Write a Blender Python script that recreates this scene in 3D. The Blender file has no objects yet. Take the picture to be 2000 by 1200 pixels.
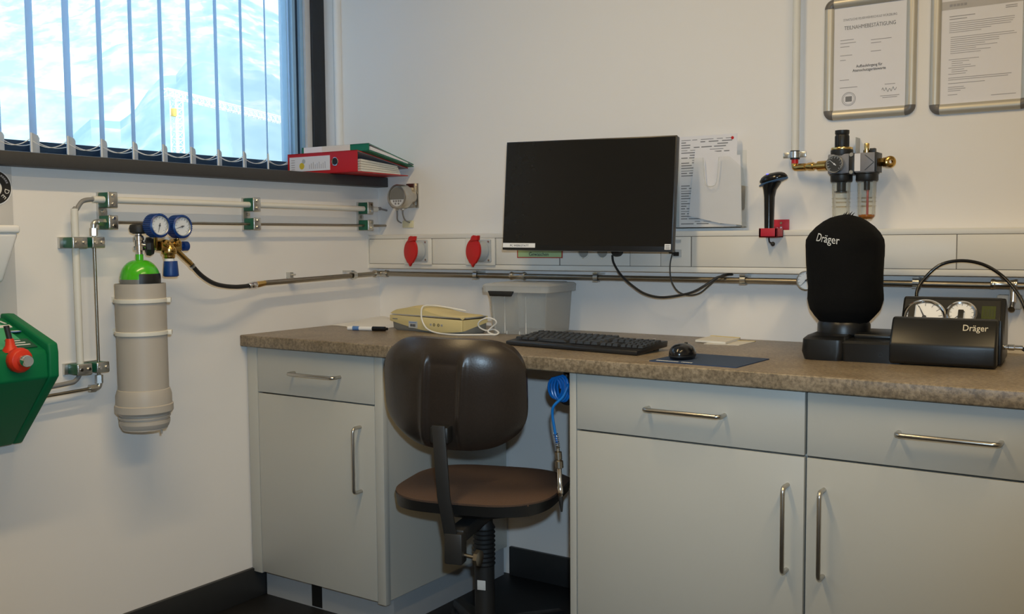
import bpy, bmesh, math, random
from mathutils import Vector as V, Matrix as M, noise
R = math.radians
random.seed(4)
SC = bpy.context.scene
COL = SC.collection

# ------------------------------------------------------------------ camera
F, PIT, YAW, ROL = 1919.6, -.0689, .5947, -.0075
CAM = V((2.465, -2.7634, 1.1601))
cy_, sy_, cp_, sp_ = math.cos(YAW), math.sin(YAW), math.cos(PIT), math.sin(PIT)
CW = V((-sy_*cp_, cy_*cp_, sp_)); r0 = V((cy_, sy_, 0)); u0 = r0.cross(CW)
CR = r0*math.cos(ROL)+u0*math.sin(ROL); CU = u0*math.cos(ROL)-r0*math.sin(ROL)
cd = bpy.data.cameras.new('camera'); cam = bpy.data.objects.new('camera', cd); COL.objects.link(cam)
cd.sensor_width = 36; cd.lens = F/2000*36; cd.clip_start = .05; cd.clip_end = 9000
mw = M((CR, CU, -CW)).transposed().to_4x4(); mw.translation = CAM; cam.matrix_world = mw
SC.camera = cam
def at(px, py, ax, v):
    d = CW*F+CR*(px-1000)+CU*(600-py); i = 'xyz'.index(ax)
    return CAM+d*((v-CAM[i])/d[i])

# ------------------------------------------------------------------ world, sun, flash, exposure
wd = bpy.data.worlds.new('sky'); SC.world = wd; wd.use_nodes = True
bg = wd.node_tree.nodes['Background']; bg.inputs[0].default_value = (.66, .84, 1, 1); bg.inputs[1].default_value = 2.5
sl = bpy.data.lights.new('sun', 'SUN'); sl.energy = 5; sl.angle = .01; sl.color = (1, .95, .88)
so = bpy.data.objects.new('sun', sl); COL.objects.link(so)
so.rotation_euler = V((-.75, .12, -.62)).to_track_quat('-Z', 'Y').to_euler()
fl = bpy.data.lights.new('camera_flash', 'SPOT'); fl.energy = 100; fl.color = (.56, .79, 1); fl.spot_size = R(88); fl.spot_blend = 1; fl.shadow_soft_size = .02
fo = bpy.data.objects.new('camera_flash', fl); COL.objects.link(fo)
fm = mw @ M.Rotation(R(5), 4, 'Y') @ M.Rotation(R(1), 4, 'X'); fm.translation = CAM+CU*.10+CR*.03+CW*.06; fo.matrix_world = fm
vs = SC.view_settings; vs.view_transform = 'Standard'; vs.look = 'None'; vs.gamma = 1; vs.exposure = 0; vs.use_curve_mapping = False
CEIL_W = 25; CEIL_C = (1, .735, .385)

# ------------------------------------------------------------------ materials
MT = {}
def mat(name, col, rough=.5, metal=0, nz=.06, scale=30, bump=0, spec=.5, alpha=None, emit=0, coat=0):
    m = bpy.data.materials.new(name); m.use_nodes = True; nt = m.node_tree; b = nt.nodes['Principled BSDF']
    tc = nt.nodes.new('ShaderNodeTexCoord'); n = nt.nodes.new('ShaderNodeTexNoise')
    n.inputs['Scale'].default_value = scale; n.inputs['Detail'].default_value = 4
    nt.links.new(tc.outputs['Object'], n.inputs['Vector'])
    mx = nt.nodes.new('ShaderNodeMix'); mx.data_type = 'RGBA'
    mx.inputs[6].default_value = tuple(c*(1-nz) for c in col)+(1,); mx.inputs[7].default_value = tuple(min(1, c*(1+nz)) for c in col)+(1,)
    nt.links.new(n.outputs['Fac'], mx.inputs[0]); nt.links.new(mx.outputs[2], b.inputs['Base Color'])
    b.inputs['Roughness'].default_value = rough; b.inputs['Metallic'].default_value = metal
    b.inputs['Specular IOR Level'].default_value = spec; b.inputs['Coat Weight'].default_value = coat
    if emit:
        b.inputs['Emission Color'].default_value = tuple(col)+(1,); b.inputs['Emission Strength'].default_value = emit
    if bump:
        bp = nt.nodes.new('ShaderNodeBump'); bp.inputs['Strength'].default_value = bump; bp.inputs['Distance'].default_value = .004
        nt.links.new(n.outputs['Fac'], bp.inputs['Height']); nt.links.new(bp.outputs[0], b.inputs['Normal'])
    MT[name] = m; return m
def clear(name, tint, base, rough=.08, white=(.85, .87, .88), edge=.45):
    m = bpy.data.materials.new(name); m.use_nodes = True; nt = m.node_tree; b = nt.nodes['Principled BSDF']
    b.inputs['Base Color'].default_value = white+(1,); b.inputs['Roughness'].default_value = rough
    tr = nt.nodes.new('ShaderNodeBsdfTransparent'); tr.inputs[0].default_value = tint+(1,)
    lw = nt.nodes.new('ShaderNodeLayerWeight'); lw.inputs[0].default_value = .35
    ma = nt.nodes.new('ShaderNodeMath'); ma.operation = 'MULTIPLY_ADD'; ma.inputs[1].default_value = edge; ma.inputs[2].default_value = base; ma.use_clamp = True
    nt.links.new(lw.outputs['Fresnel'], ma.inputs[0])
    ms = nt.nodes.new('ShaderNodeMixShader'); nt.links.new(ma.outputs[0], ms.inputs[0]); nt.links.new(tr.outputs[0], ms.inputs[1]); nt.links.new(b.outputs[0], ms.inputs[2])
    nt.links.new(ms.outputs[0], nt.nodes['Material Output'].inputs[0]); MT[name] = m
mat('wall', (.78, .76, .74), .85, nz=.015, scale=3, bump=.03)
mat('ceiling', (.80, .79, .77), .9)
mat('floor', (.007, .007, .008), .55, nz=.3, scale=60)
mat('baseboard', (.022, .023, .024), .5)
mat('slab_grey', (.55, .54, .53), .6, nz=.02)
mat('anthracite', (.016, .019, .024), .45)
mat('frame_blue', (.012, .030, .065), .35, spec=.5)
mat('sash_skylit', (.30, .50, .70), .3, spec=.6)  # sky reflected in the sash, painted in as pale blue
mat('alu_white', (.62, .62, .63), .4)
mat('sill', (.042, .042, .044), .5, nz=.12, scale=90)
mat('trim_white', (.80, .80, .80), .5, nz=.01)
clear('glass', (.97, .99, 1), .0)
clear('clear_plastic', (.90, .90, .88), .15, .12)
clear('lid_plastic', (.90, .90, .89), .28, .2)
clear('clear_bowl', (.97, .97, .95), .0, .05, edge=.3)
clear('acrylic', (.98, .98, .97), .0, .06, edge=.25)
clear('acrylic_edge', (.95, .96, .96), .5, .1)
clear('dial_glass', (1, 1, 1), .0, .03)
mat('cabinet', (.475, .475, .44), .42, nz=.012, scale=8)
mat('plinth', (.40, .41, .42), .5, nz=.03)
mat('steel', (.52, .50, .46), .28, 1, nz=.05, scale=120)
mat('steel_dark', (.33, .30, .25), .35, 1, nz=.08, scale=80)
mat('chrome', (.72, .72, .72), .12, 1, nz=.02)
mat('zinc', (.62, .63, .62), .32, 1, nz=.12, scale=200)
mat('brass', (.62, .40, .13), .22, 1, nz=.08, scale=120)
mat('gold_ring', (.70, .52, .22), .25, 1)
mat('cond_white', (.70, .69, .64), .5, nz=.02)
mat('trunk', (.72, .70, .65), .45, nz=.012, scale=6)
mat('trunk_gap', (.16, .15, .14), .7)
mat('green_plastic', (.006, .10, .055), .4)
mat('hose_grey', (.22, .22, .22), .5)
mat('pvc_grey', (.46, .42, .37), .5, nz=.03, scale=14)
mat('strap', (.72, .70, .63), .45)
mat('cyl_green', (.06, .46, .012), .22, coat=.4)
mat('cyl_grey', (.17, .17, .16), .4)
mat('black_gloss', (.008, .008, .009), .18)
mat('black', (.010, .010, .010), .45)
mat('black_soft', (.0045, .0045, .0045), .9, nz=.25, scale=400, bump=.25, spec=.15)
mat('rubber', (.014, .014, .014), .55)
mat('blue_knob', (.003, .042, .21), .4)
mat('blue_hose', (.004, .15, .52), .3)
mat('white', (.80, .80, .80), .5, nz=.01)
mat('paper', (.74, .73, .76), .75, nz=.015)
mat('paper_warm', (.72, .69, .62), .75, nz=.02)
mat('ink', (.05, .05, .055), .8)
mat('ink_soft', (.33, .32, .33), .8)
mat('ink_mid', (.20, .20, .21), .8)
mat('red', (.50, .008, .008), .38, nz=.03)
mat('red_holder', (.48, .015, .035), .45)
mat('red_knob', (.62, .03, .008), .4)
mat('case_green', (.002, .155, .055), .5, nz=.05, scale=6, bump=.02, spec=.25)
mat('case_label', (.05, .36, .17), .5)
mat('case_dark', (.006, .07, .035), .5)
mat('grey_plate', (.44, .46, .47), .5)
mat('cream', (.66, .55, .27), .45, nz=.015)
mat('dev_grey', (.25, .25, .23), .5)
mat('silver', (.60, .60, .60), .3, 1)
mat('cable_white', (.74, .73, .70), .45)
mat('screen', (.010, .010, .010), .22, spec=.35, nz=.02)
mat('bezel', (.009, .009, .010), .35)
mat('key', (.022, .022, .022), .3)
mat('pad_blue', (.022, .045, .10), .65)
mat('note_yellow', (.65, .48, .03), .7)
mat('label_green', (.36, .50, .25), .6)
mat('label_red', (.40, .03, .02), .6)
mat('chair_shell', (.030, .022, .017), .33, nz=.25, scale=220, bump=.06)
mat('chair_fabric', (.085, .048, .030), .95, nz=.35, scale=500, bump=.3)
mat('chair_metal', (.020, .020, .020), .45)
mat('tester', (.0065, .007, .0075), .36, bump=.03, scale=300)
mat('tester_face', (.005, .005, .005), .6)
mat('lcd', (.045, .06, .008), .35)
mat('lcd_ink', (.03, .04, .01), .5)
mat('logo', (.72, .66, .52), .5)
mat('logo_white', (.66, .66, .64), .6)
mat('body_grey', (.20, .20, .22), .5)
mat('oil', (.42, .13, .01), .2)
mat('red_tube', (.42, .07, .05), .35)
mat('binder_green', (.004, .16, .08), .45)
mat('binder_inner', (.30, .29, .33), .6)
mat('scanner_blue', (.05, .13, .27), .4)
mat('led', (.12, .12, .9), .4, emit=2)
mat('foam', (.66, .62, .42), .9, bump=.4, scale=60)
mat('blind_pale', (.72, .74, .76), .8)
mat('sticker_blue', (.10, .22, .50), .5)
mat('lamp_housing', (.7, .7, .7), .5)
mat('crane_paint', (.85, .83, .76), .6)
mat('crane_yellow', (.75, .45, .08), .6)

def blind_mat():
    m = bpy.data.materials.new('blind_fabric'); m.use_nodes = True; nt = m.node_tree; b = nt.nodes['Principled BSDF']
    tc = nt.nodes.new('ShaderNodeTexCoord'); n = nt.nodes.new('ShaderNodeTexNoise'); n.inputs['Scale'].default_value = 60
    nt.links.new(tc.outputs['Object'], n.inputs['Vector'])
    rp = nt.nodes.new('ShaderNodeValToRGB'); rp.color_ramp.elements[0].color = (.66, .67, .70, 1); rp.color_ramp.elements[1].color = (.74, .75, .78, 1)
    nt.links.new(n.outputs['Fac'], rp.inputs[0]); nt.links.new(rp.outputs[0], b.inputs['Base Color']); b.inputs['Roughness'].default_value = .9
    tl = nt.nodes.new('ShaderNodeBsdfTranslucent'); tl.inputs[0].default_value = (.66, .83, 1, 1)  # blue of the sky behind the slats put into this tint
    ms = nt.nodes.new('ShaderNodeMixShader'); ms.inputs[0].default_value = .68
    nt.links.new(b.outputs[0], ms.inputs[1]); nt.links.new(tl.outputs[0], ms.inputs[2]); nt.links.new(ms.outputs[0], nt.nodes['Material Output'].inputs[0]); MT['blind_fabric'] = m
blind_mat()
def stone_mat():
    m = bpy.data.materials.new('worktop_laminate'); m.use_nodes = True; nt = m.node_tree; b = nt.nodes['Principled BSDF']
    tc = nt.nodes.new('ShaderNodeTexCoord')
    n1 = nt.nodes.new('ShaderNodeTexNoise'); n1.inputs['Scale'].default_value = 9; n1.inputs['Detail'].default_value = 8; n1.inputs['Roughness'].default_value = .65
    n2 = nt.nodes.new('ShaderNodeTexNoise'); n2.inputs['Scale'].default_value = 110; n2.inputs['Detail'].default_value = 5; n2.inputs['Roughness'].default_value = .7
    for n in (n1, n2): nt.links.new(tc.outputs['Object'], n.inputs['Vector'])
    r1 = nt.nodes.new('ShaderNodeValToRGB'); e = r1.color_ramp.elements; e[0].position = .3; e[0].color = (.175, .132, .080, 1); e[1].position = .72; e[1].color = (.30, .238, .160, 1)
    r2 = nt.nodes.new('ShaderNodeValToRGB'); e = r2.color_ramp.elements; e[0].position = .38; e[0].color = (.50, .48, .48, 1); e[1].position = .62; e[1].color = (1.35, 1.36, 1.38, 1)
    nt.links.new(n1.outputs['Fac'], r1.inputs[0]); nt.links.new(n2.outputs['Fac'], r2.inputs[0])
    mx = nt.nodes.new('ShaderNodeMix'); mx.data_type = 'RGBA'; mx.blend_type = 'MULTIPLY'; mx.inputs[0].default_value = .8
    nt.links.new(r1.outputs[0], mx.inputs[6]); nt.links.new(r2.outputs[0], mx.inputs[7]); nt.links.new(mx.outputs[2], b.inputs['Base Color'])
    b.inputs['Roughness'].default_value = .38
    bp = nt.nodes.new('ShaderNodeBump'); bp.inputs['Strength'].default_value = .25; bp.inputs['Distance'].default_value = .002
    nt.links.new(n2.outputs['Fac'], bp.inputs['Height']); nt.links.new(bp.outputs[0], b.inputs['Normal']); MT['worktop'] = m
stone_mat()
def hill_mat(name, c0, c1, c2, sc):
    m = bpy.data.materials.new(name); m.use_nodes = True; nt = m.node_tree; b = nt.nodes['Principled BSDF']
    tc = nt.nodes.new('ShaderNodeTexCoord'); n = nt.nodes.new('ShaderNodeTexNoise'); n.inputs['Scale'].default_value = sc; n.inputs['Detail'].default_value = 9; n.inputs['Roughness'].default_value = .62
    mp = nt.nodes.new('ShaderNodeMapping'); mp.inputs['Rotation'].default_value = (0, 0, -R(143)); mp.inputs['Scale'].default_value = (.22, 1, 1)
    m2 = nt.nodes.new('ShaderNodeVectorRotate'); m2.rotation_type = 'Z_AXIS'; m2.inputs['Angle'].default_value = -R(143)
    mp.inputs['Rotation'].default_value = (0, 0, 0)
    nt.links.new(tc.outputs['Object'], m2.inputs['Vector']); nt.links.new(m2.outputs[0], mp.inputs['Vector']); nt.links.new(mp.outputs[0], n.inputs['Vector'])
    rp = nt.nodes.new('ShaderNodeValToRGB'); e = rp.color_ramp.elements; e[0].position = .40; e[0].color = c0+(1,); e[1].position = .66; e[1].color = c2+(1,)
    k = e.new(.53); k.color = c1+(1,)
    nt.links.new(n.outputs['Fac'], rp.inputs[0]); nt.links.new(rp.outputs[0], b.inputs['Base Color']); b.inputs['Roughness'].default_value = 1
    MT[name] = m
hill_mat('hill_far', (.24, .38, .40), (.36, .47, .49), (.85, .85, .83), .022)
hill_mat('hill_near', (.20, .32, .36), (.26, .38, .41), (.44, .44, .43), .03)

# ------------------------------------------------------------------ mesh helpers (all coordinates in metres, world unless T is given)
W = {}
class MB:
    def __init__(s, T=None): s.v = []; s.f = []; s.T = T
    def add(s, vs, fs):
        o = len(s.v); s.v += [(s.T @ V(p)) if s.T else V(p) for p in vs]; s.f += [tuple(i+o for i in f) for f in fs]; return s
    def box(s, lo, hi, Q=None):
        x0, y0, z0 = lo; x1, y1, z1 = hi
        vs = [V(p) for p in ((x0,y0,z0),(x1,y0,z0),(x1,y1,z0),(x0,y1,z0),(x0,y0,z1),(x1,y0,z1),(x1,y1,z1),(x0,y1,z1))]
        if Q: vs = [Q @ p for p in vs]
        return s.add(vs, [(0,3,2,1),(4,5,6,7),(0,1,5,4),(1,2,6,5),(2,3,7,6),(3,0,4,7)])
    def cbox(s, c, d, Q=None):
        c = V(c); d = V(d)/2
        if Q: return s.box(-d, d, M.Translation(c) @ Q)
        return s.box(c-d, c+d)
    def ring(s, c, ax, r, n, ph=0, r2=None):
        ax = V(ax).normalized(); a = ax.orthogonal().normalized()
        if abs(ax.z) < .9: a = V((0,0,1)).cross(ax).normalized()
        else: a = V((1,0,0))
        b = ax.cross(a)
        return [V(c)+a*math.cos(t)*r+b*math.sin(t)*(r2 or r) for t in [ph+2*math.pi*i/n for i in range(n)]]
    def lathe(s, o, ax, prof, n=24, caps=True, ph=0):
        o = V(o); ax = V(ax).normalized(); vs = []; fs = []
        for r, h in prof: vs += s.ring(o+ax*h, ax, max(r, 1e-5), n, ph)
        k = len(prof)
        for i in range(k-1):
            for j in range(n):
                fs.append((i*n+j, i*n+(j+1)%n, (i+1)*n+(j+1)%n, (i+1)*n+j))
        if caps: fs.append(tuple(reversed(range(n)))); fs.append(tuple(range((k-1)*n, k*n)))
        return s.add(vs, fs)
    def cyl(s, p0, p1, r0, r1=None, n=16):
        p0, p1 = V(p0), V(p1); d = p1-p0
        return s.lathe(p0, d, [(r0, 0), (r0 if r1 is None else r1, d.length)], n)
    def hexa(s, p0, p1, r): return s.cyl(p0, p1, r, n=6)
    def tube(s, path, r, n=8, closed=False):
        P = [V(p) for p in path]; k = len(P); vs = []; fs = []
        tg = [((P[(i+1) % k]-P[i-1]) if closed else (P[min(i+1, k-1)]-P[max(i-1, 0)])).normalized() for i in range(k)]
        a = tg[0].orthogonal().normalized()
        for i in range(k):
            a = (a-tg[i]*a.dot(tg[i])).normalized(); b = tg[i].cross(a); rr = r[i] if isinstance(r, (list, tuple)) else r
            vs += [P[i]+(a*math.cos(2*math.pi*j/n)+b*math.sin(2*math.pi*j/n))*rr for j in range(n)]
        for i in range(k if closed else k-1):
            i2 = (i+1) % k
            for j in range(n): fs.append((i*n+j, i*n+(j+1)%n, i2*n+(j+1)%n, i2*n+j))
        if not closed: fs.append(tuple(reversed(range(n)))); fs.append(tuple(range((k-1)*n, k*n)))
        return s.add(vs, fs)
    def prism(s, pts, ext):
        n = len(pts); ext = V(ext); vs = [V(p) for p in pts]+[V(p)+ext for p in pts]
        return s.add(vs, [tuple(range(n)), tuple(reversed(range(n, 2*n)))]+[(i, (i+1)%n, n+(i+1)%n, n+i) for i in range(n)])
    def grid(s, rows, closed=False):
        k = len(rows); n = len(rows[0]); vs = [p for r in rows for p in r]; fs = []
        for i in range(k-1):
            for j in range(n if closed else n-1): fs.append((i*n+j, i*n+(j+1)%n, (i+1)*n+(j+1)%n, (i+1)*n+j))
        return s.add(vs, fs)
    def loft(s, rings):
        n = len(rings[0]); o = len(rings)
        s.grid(rings, True); b = len(s.v)-n*o
        s.f.append(tuple(b+i for i in reversed(range(n)))); s.f.append(tuple(b+(o-1)*n+i for i in range(n))); return s
    def sphere(s, c, r, n=14, m=8):
        c = V(c); r = V((r, r, r)) if not hasattr(r, '__len__') else V(r)
        rows = [[c+V((r.x*math.sin(a)*math.cos(b), r.y*math.sin(a)*math.sin(b), r.z*math.cos(a))) for b in [2*math.pi*j/n for j in range(n)]] for a in [max(.02, min(math.pi-.02, math.pi*i/m)) for i in range(m+1)]]
        return s.loft(rows)
    def build(s, name, mt, parent=None, bev=0, seg=2, loc=None, ang=38):
        Wm = W[parent] if parent else (M.Translation(V(loc)) if loc is not None else M.Identity(4))
        iv = Wm.inverted()
        me = bpy.data.meshes.new(name); me.from_pydata([tuple(iv @ p) for p in s.v], [], s.f); me.materials.append(MT[mt])
        bm = bmesh.new(); bm.from_mesh(me); bmesh.ops.recalc_face_normals(bm, faces=bm.faces)
        if bev:
            es = [e for e in bm.edges if len(e.link_faces) == 2 and e.calc_face_angle(0) > R(30)]
            bmesh.ops.bevel(bm, geom=es, offset=bev, segments=seg, profile=.5, affect='EDGES', clamp_overlap=True)
        bm.to_mesh(me); bm.free()
        me.polygons.foreach_set('use_smooth', [True]*len(me.polygons)); me.set_sharp_from_angle(angle=R(ang))
        o = bpy.data.objects.new(name, me); COL.objects.link(o)
        if parent: o.parent = parent
        else: o.location = Wm.translation
        W[o] = Wm; return o
def tag(o, label=None, cat=None, group=None, kind=None):
    if label: o['label'] = label
    if cat: o['category'] = cat
    if group: o['group'] = group
    if kind: o['kind'] = kind
    return o
def thing(name, label, cat, T, group=None, kind=None):
    if not isinstance(T, M): T = M.Translation(V(T))
    o = bpy.data.objects.new(name, None); o.empty_display_size = .05; COL.objects.link(o); o.matrix_world = T; W[o] = T
    return tag(o, label, cat, group, kind)
def text(s, size, org, xd, yd, mt, name, parent, align='CENTER', ext=.0004, wide=1):
    cu = bpy.data.curves.new('t', 'FONT'); cu.body = s; cu.size = size; cu.align_x = align; cu.extrude = ext; cu.resolution_u = 3
    to = bpy.data.objects.new('t', cu); COL.objects.link(to); bpy.context.view_layer.update()
    me = bpy.data.meshes.new_from_object(to.evaluated_get(bpy.context.evaluated_depsgraph_get())); bpy.data.objects.remove(to); bpy.data.curves.remove(cu)
    xd, yd = V(xd).normalized(), V(yd).normalized(); nd = xd.cross(yd); iv = W[parent].inverted(); org = V(org)
    for v in me.vertices: v.co = iv @ (org+xd*v.co.x*wide+yd*v.co.y+nd*v.co.z)
    me.materials.clear(); me.materials.append(MT[mt]); me.name = name
    o = bpy.data.objects.new(name, me); COL.objects.link(o); o.parent = parent; W[o] = W[parent]; return o
def struct(name, mb, mt, **k): return tag(mb.build(name, mt, **k), kind='structure')
def spline(pts, n=8, closed=False):
    P = [V(p) for p in pts]; out = []; k = len(P)
    for i in range(k if closed else k-1):
        g = (lambda j: P[j % k]) if closed else (lambda j: P[max(0, min(k-1, j))])
        a, b, c, d = g(i-1), g(i), g(i+1), g(i+2)
        for t in [j/n for j in range(n)]:
            out.append(.5*((2*b)+(c-a)*t+(2*a-5*b+4*c-d)*t*t+(3*b-a-3*c+d)*t**3))
    if not closed: out.append(P[-1])
    return out
def rotz(a, loc): return M.Translation(V(loc)) @ M.Rotation(a, 4, 'Z')
X, Y, Z = V((1,0,0)), V((0,1,0)), V((0,0,1))
ZC, ZB, D, YF = .8625, .8262, .669, -.644

# ------------------------------------------------------------------ room shell
struct('floor', MB().box((-.4, -4.9, -.1), (4.7, .15, 0)), 'floor')
struct('ceiling', MB().box((-.4, -4.9, 2.75), (4.7, .15, 2.87)), 'ceiling')
struct('wall_back', MB().box((-.17, 0, 0), (4.7, .15, 2.75)), 'wall')
b = MB(); b.box((-.4, -4.9, 0), (0, 0, 1.354)); b.box((-.4, -4.9, 1.354), (0, -2.45, 2.75)); b.box((-.4, -2.45, 2.42), (0, 0, 2.75)); b.box((-.4, 0, 0), (-.17, .15, 2.75))
struct('wall_left', b, 'wall')
struct('wall_right', MB().box((4.6, -4.9, 0), (4.75, .15, 2.75)), 'wall')
struct('wall_front', MB().box((-.4, -4.95, 0), (4.7, -4.8, 2.75)), 'wall')
struct('baseboard_left', MB().box((0, -4.8, 0), (.014, -.575, .100)), 'baseboard', bev=.002)
struct('baseboard_back', MB().box((.585, -.014, 0), (1.203, 0, .100)), 'baseboard', bev=.002)
struct('grey_slab', MB().box((0, -2.6, .70), (.006, -1.392, 1.353)), 'slab_grey')  # thin slab, greyer than the wall around it
b = MB(); b.box((-.25, -.010, 1.39), (-.205, 0, 2.42)); b.cyl((-.188, -.004, 1.39), (-.188, -.004, 2.42), .0165)
struct('trim_2', b, 'trim_white')

# window
wn = thing('window_1', None, None, (-.25, -1.2, 1.39), kind='structure')
MB().box((-.25, -2.45, 1.354), (.05, 0, 1.390)).build('window_sill', 'sill', wn, .003)
MB().box((-.33, -.072, 1.39), (-.25, 0, 2.42)).build('frame_jamb', 'anthracite', wn, .002)
MB().box((-.33, -2.45, 1.39), (-.25, -2.38, 2.42)).build('frame_jamb', 'anthracite', wn, .002)
MB().box((-.33, -2.38, 1.39), (-.25, -.072, 1.450)).build('frame_rail', 'frame_blue', wn, .002)
MB().box((-.33, -2.38, 2.34), (-.25, -.072, 2.42)).build('frame_rail', 'anthracite', wn, .002)
MB().box((-.30, -.098, 1.45), (-.262, -.072, 2.34)).build('seal_strip', 'alu_white', wn)
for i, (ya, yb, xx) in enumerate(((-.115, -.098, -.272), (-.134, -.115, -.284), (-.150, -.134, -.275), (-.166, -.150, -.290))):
    MB().box((-.33, ya, 1.45), (xx, yb, 2.34)).build('sash_profile', 'frame_blue' if i == 1 else 'sash_skylit', wn, .002)
MB().box((-.316, -2.38, 1.45), (-.312, -.16, 2.34)).build('pane', 'glass', wn)

# worktop and base cabinets
wt = thing('worktop', 'long brown stone-look laminate worktop along the wall', 'worktop', (1.2, -.33, ZB))
MB().box((0, -D, ZB), (2.44, 0, ZC)).build('board', 'worktop', wt, .004, 3)
tag(MB().box((.582, -.36, ZB-.028), (1.204, -.30, ZB)).build('support_rail', 'black', None, loc=(.9, -.33, ZB-.028)), 'black steel rail carrying the worktop above the kneehole', 'rail')

def handle(parent, c, d, out=.034, L=.192):
    c = V(c); d = V(d); p = -Y; h = L/2; q = .012
    pts = [c-d*h]
    for t in range(0, 5):
        a = t/4*math.pi/2; pts.append(c-d*(h-q+q*math.cos(a))+p*(out-q+q*math.sin(a)))
    for t in range(0, 5):
        a = t/4*math.pi/2; pts.append(c+d*(h-q+q*math.sin(a))+p*(out-q+q*math.cos(a)))
    pts.append(c+d*h)
    MB().tube(pts, .0052, 10).build('handle', 'steel', parent)
def cabinet(x0, x1, pl, pr, label, hx, dx, side):
    """x0..x1 outer width, pl/pr end panel thickness, hx drawer handle centre, dx door handle x"""
    t = thing('base_cabinet', label, 'cabinet', ((x0+x1)/2, -.32, 0))
    MB().box((x0+.001, YF+.021, .100), (x1-.001, -.016, ZB)).build('carcass', 'cabinet', t)
    MB().box((x0+.012, -.597, 0), (x1-.012, -.02, .100)).build('plinth', 'plinth', t)
    if pl: MB().box((x0, YF-.001, .090), (x0+pl, YF+.021, ZB)).build('end_panel', 'cabinet', t, .001)
    if pr: MB().box((x1-pr, YF-.001, .090), (x1, YF+.021, ZB)).build('end_panel', 'cabinet', t, .001)
    a, e = x0+pl+.0025, x1-pr-.0025
    dr = MB().box((a, YF, .682), (e, YF+.020, ZB-.004)).build('drawer_front', 'cabinet', t, .0012)
    do = MB().box((a, YF, .096), (e, YF+.020, .6775)).build('door', 'cabinet', t, .0012)
    handle(dr, (hx, YF, .754), X); handle(do, (dx, YF, .516), Z)
    return t
c1 = cabinet(.006, .579, .044, .031, 'narrow pale grey base cabinet in the corner against the left wall', .316, .490, 0)
MB().box((.226, -.5985, .004), (.270, -.596, .098)).build('plinth_dark_strip', 'black', c1)  # narrow black strip on the plinth front
cabinet(1.2055, 1.8045, .0185, 0, 'pale grey base cabinet with door handle at its right, beside the kneehole', 1.522, 1.766, 1)
cabinet(1.8055, 2.42, 0, .0185, 'pale grey base cabinet under the black testing device, door handle on its left', 2.095, 1.846, 1)

# ------------------------------------------------------------------ ceiling lamps (above the frame)
def ceiling_lamp(x, label):
    t = thing('ceiling_lamp', label, 'lamp', (x, -1.9, 2.75), 'linear ceiling lamps')
    MB().box((x-.09, -2.75, 2.69), (x+.09, -1.05, 2.75)).build('housing', 'lamp_housing', t, .004)
    l = bpy.data.lights.new('lamp_light', 'AREA'); l.shape = 'RECTANGLE'; l.size = .07; l.size_y = 1.6; l.energy = CEIL_W; l.color = CEIL_C
    o = bpy.data.objects.new('lamp_light', l); COL.objects.link(o); o.parent = t; o.location = (0, 0, -.065)
for lx, lb_ in ((1.15, 'white linear ceiling lamp over the chair, beside the window wall'), (2.75, 'white linear ceiling lamp over the far end of the worktop')):
    ceiling_lamp(lx, lb_)

# ------------------------------------------------------------------ vertical blind
vb = thing('vertical_blind', 'white vertical slat blind hanging in front of the window', 'blind', (-.205, -1.2, 1.40))
MB().box((-.230, -2.4, 2.375), (-.180, -.12, 2.42)).build('head_rail', 'trim_white', vb, .003)
SX = -.205; TH = R(44)
pxs = [-5, 66, 137, 201, 262, 320, 375, 427, 476, 522]
ys = [at(p, 290+.075*p, 'x', SX).y for p in pxs]
ys = [ys[0]-.105*k for k in (3, 2, 1)]+ys+[at(566, 300, 'x', SX).y]
tips = []
for i, yy in enumerate(ys):
    th = TH+R(random.uniform(-2.5, 2.5)) if 2 < i < len(ys)-1 else TH+R(1.0)
    d = V((-math.cos(th), math.sin(th), 0)); n = V((d.y, -d.x, 0)); c = V((SX, yy, 0))
    def sec(z, wv=.0445, k=.004):
        return [c+d*(wv*u)+n*(k*(1-u*u))+Z*z for u in (-1, -.5, 0, .5, 1)]
    rows = [sec(1.412+(2.378-1.412)*t/4) for t in range(5)]
    b = MB(); b.grid(rows); b.grid([[p+n*.0009 for p in r] for r in rows])
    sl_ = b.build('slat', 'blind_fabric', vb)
    MB().prism([c+d*-.046+n*.002+Z*1.410, c+d*.046+n*.002+Z*1.410, c+d*.046+n*.002+Z*1.458, c+d*.030+n*.002+Z*1.464, c+d*-.046+n*.002+Z*1.464], n*.0045).build('bottom_weight', 'blind_pale', sl_)
    tips.append((c-d*.043+Z*1.447, c+d*.043+Z*1.447))
for (a, a2), (e, e2) in zip(tips[2:-1], tips[3:]):
    for p, q, sg in ((a, e, .020), (a2, e2, .014)):
        MB().tube([p.lerp(q, t/10)-Z*sg*4*(t/10)*(1-t/10) for t in range(11)], .0013, 5).build('bead_chain', 'trim_white', vb)

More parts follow.
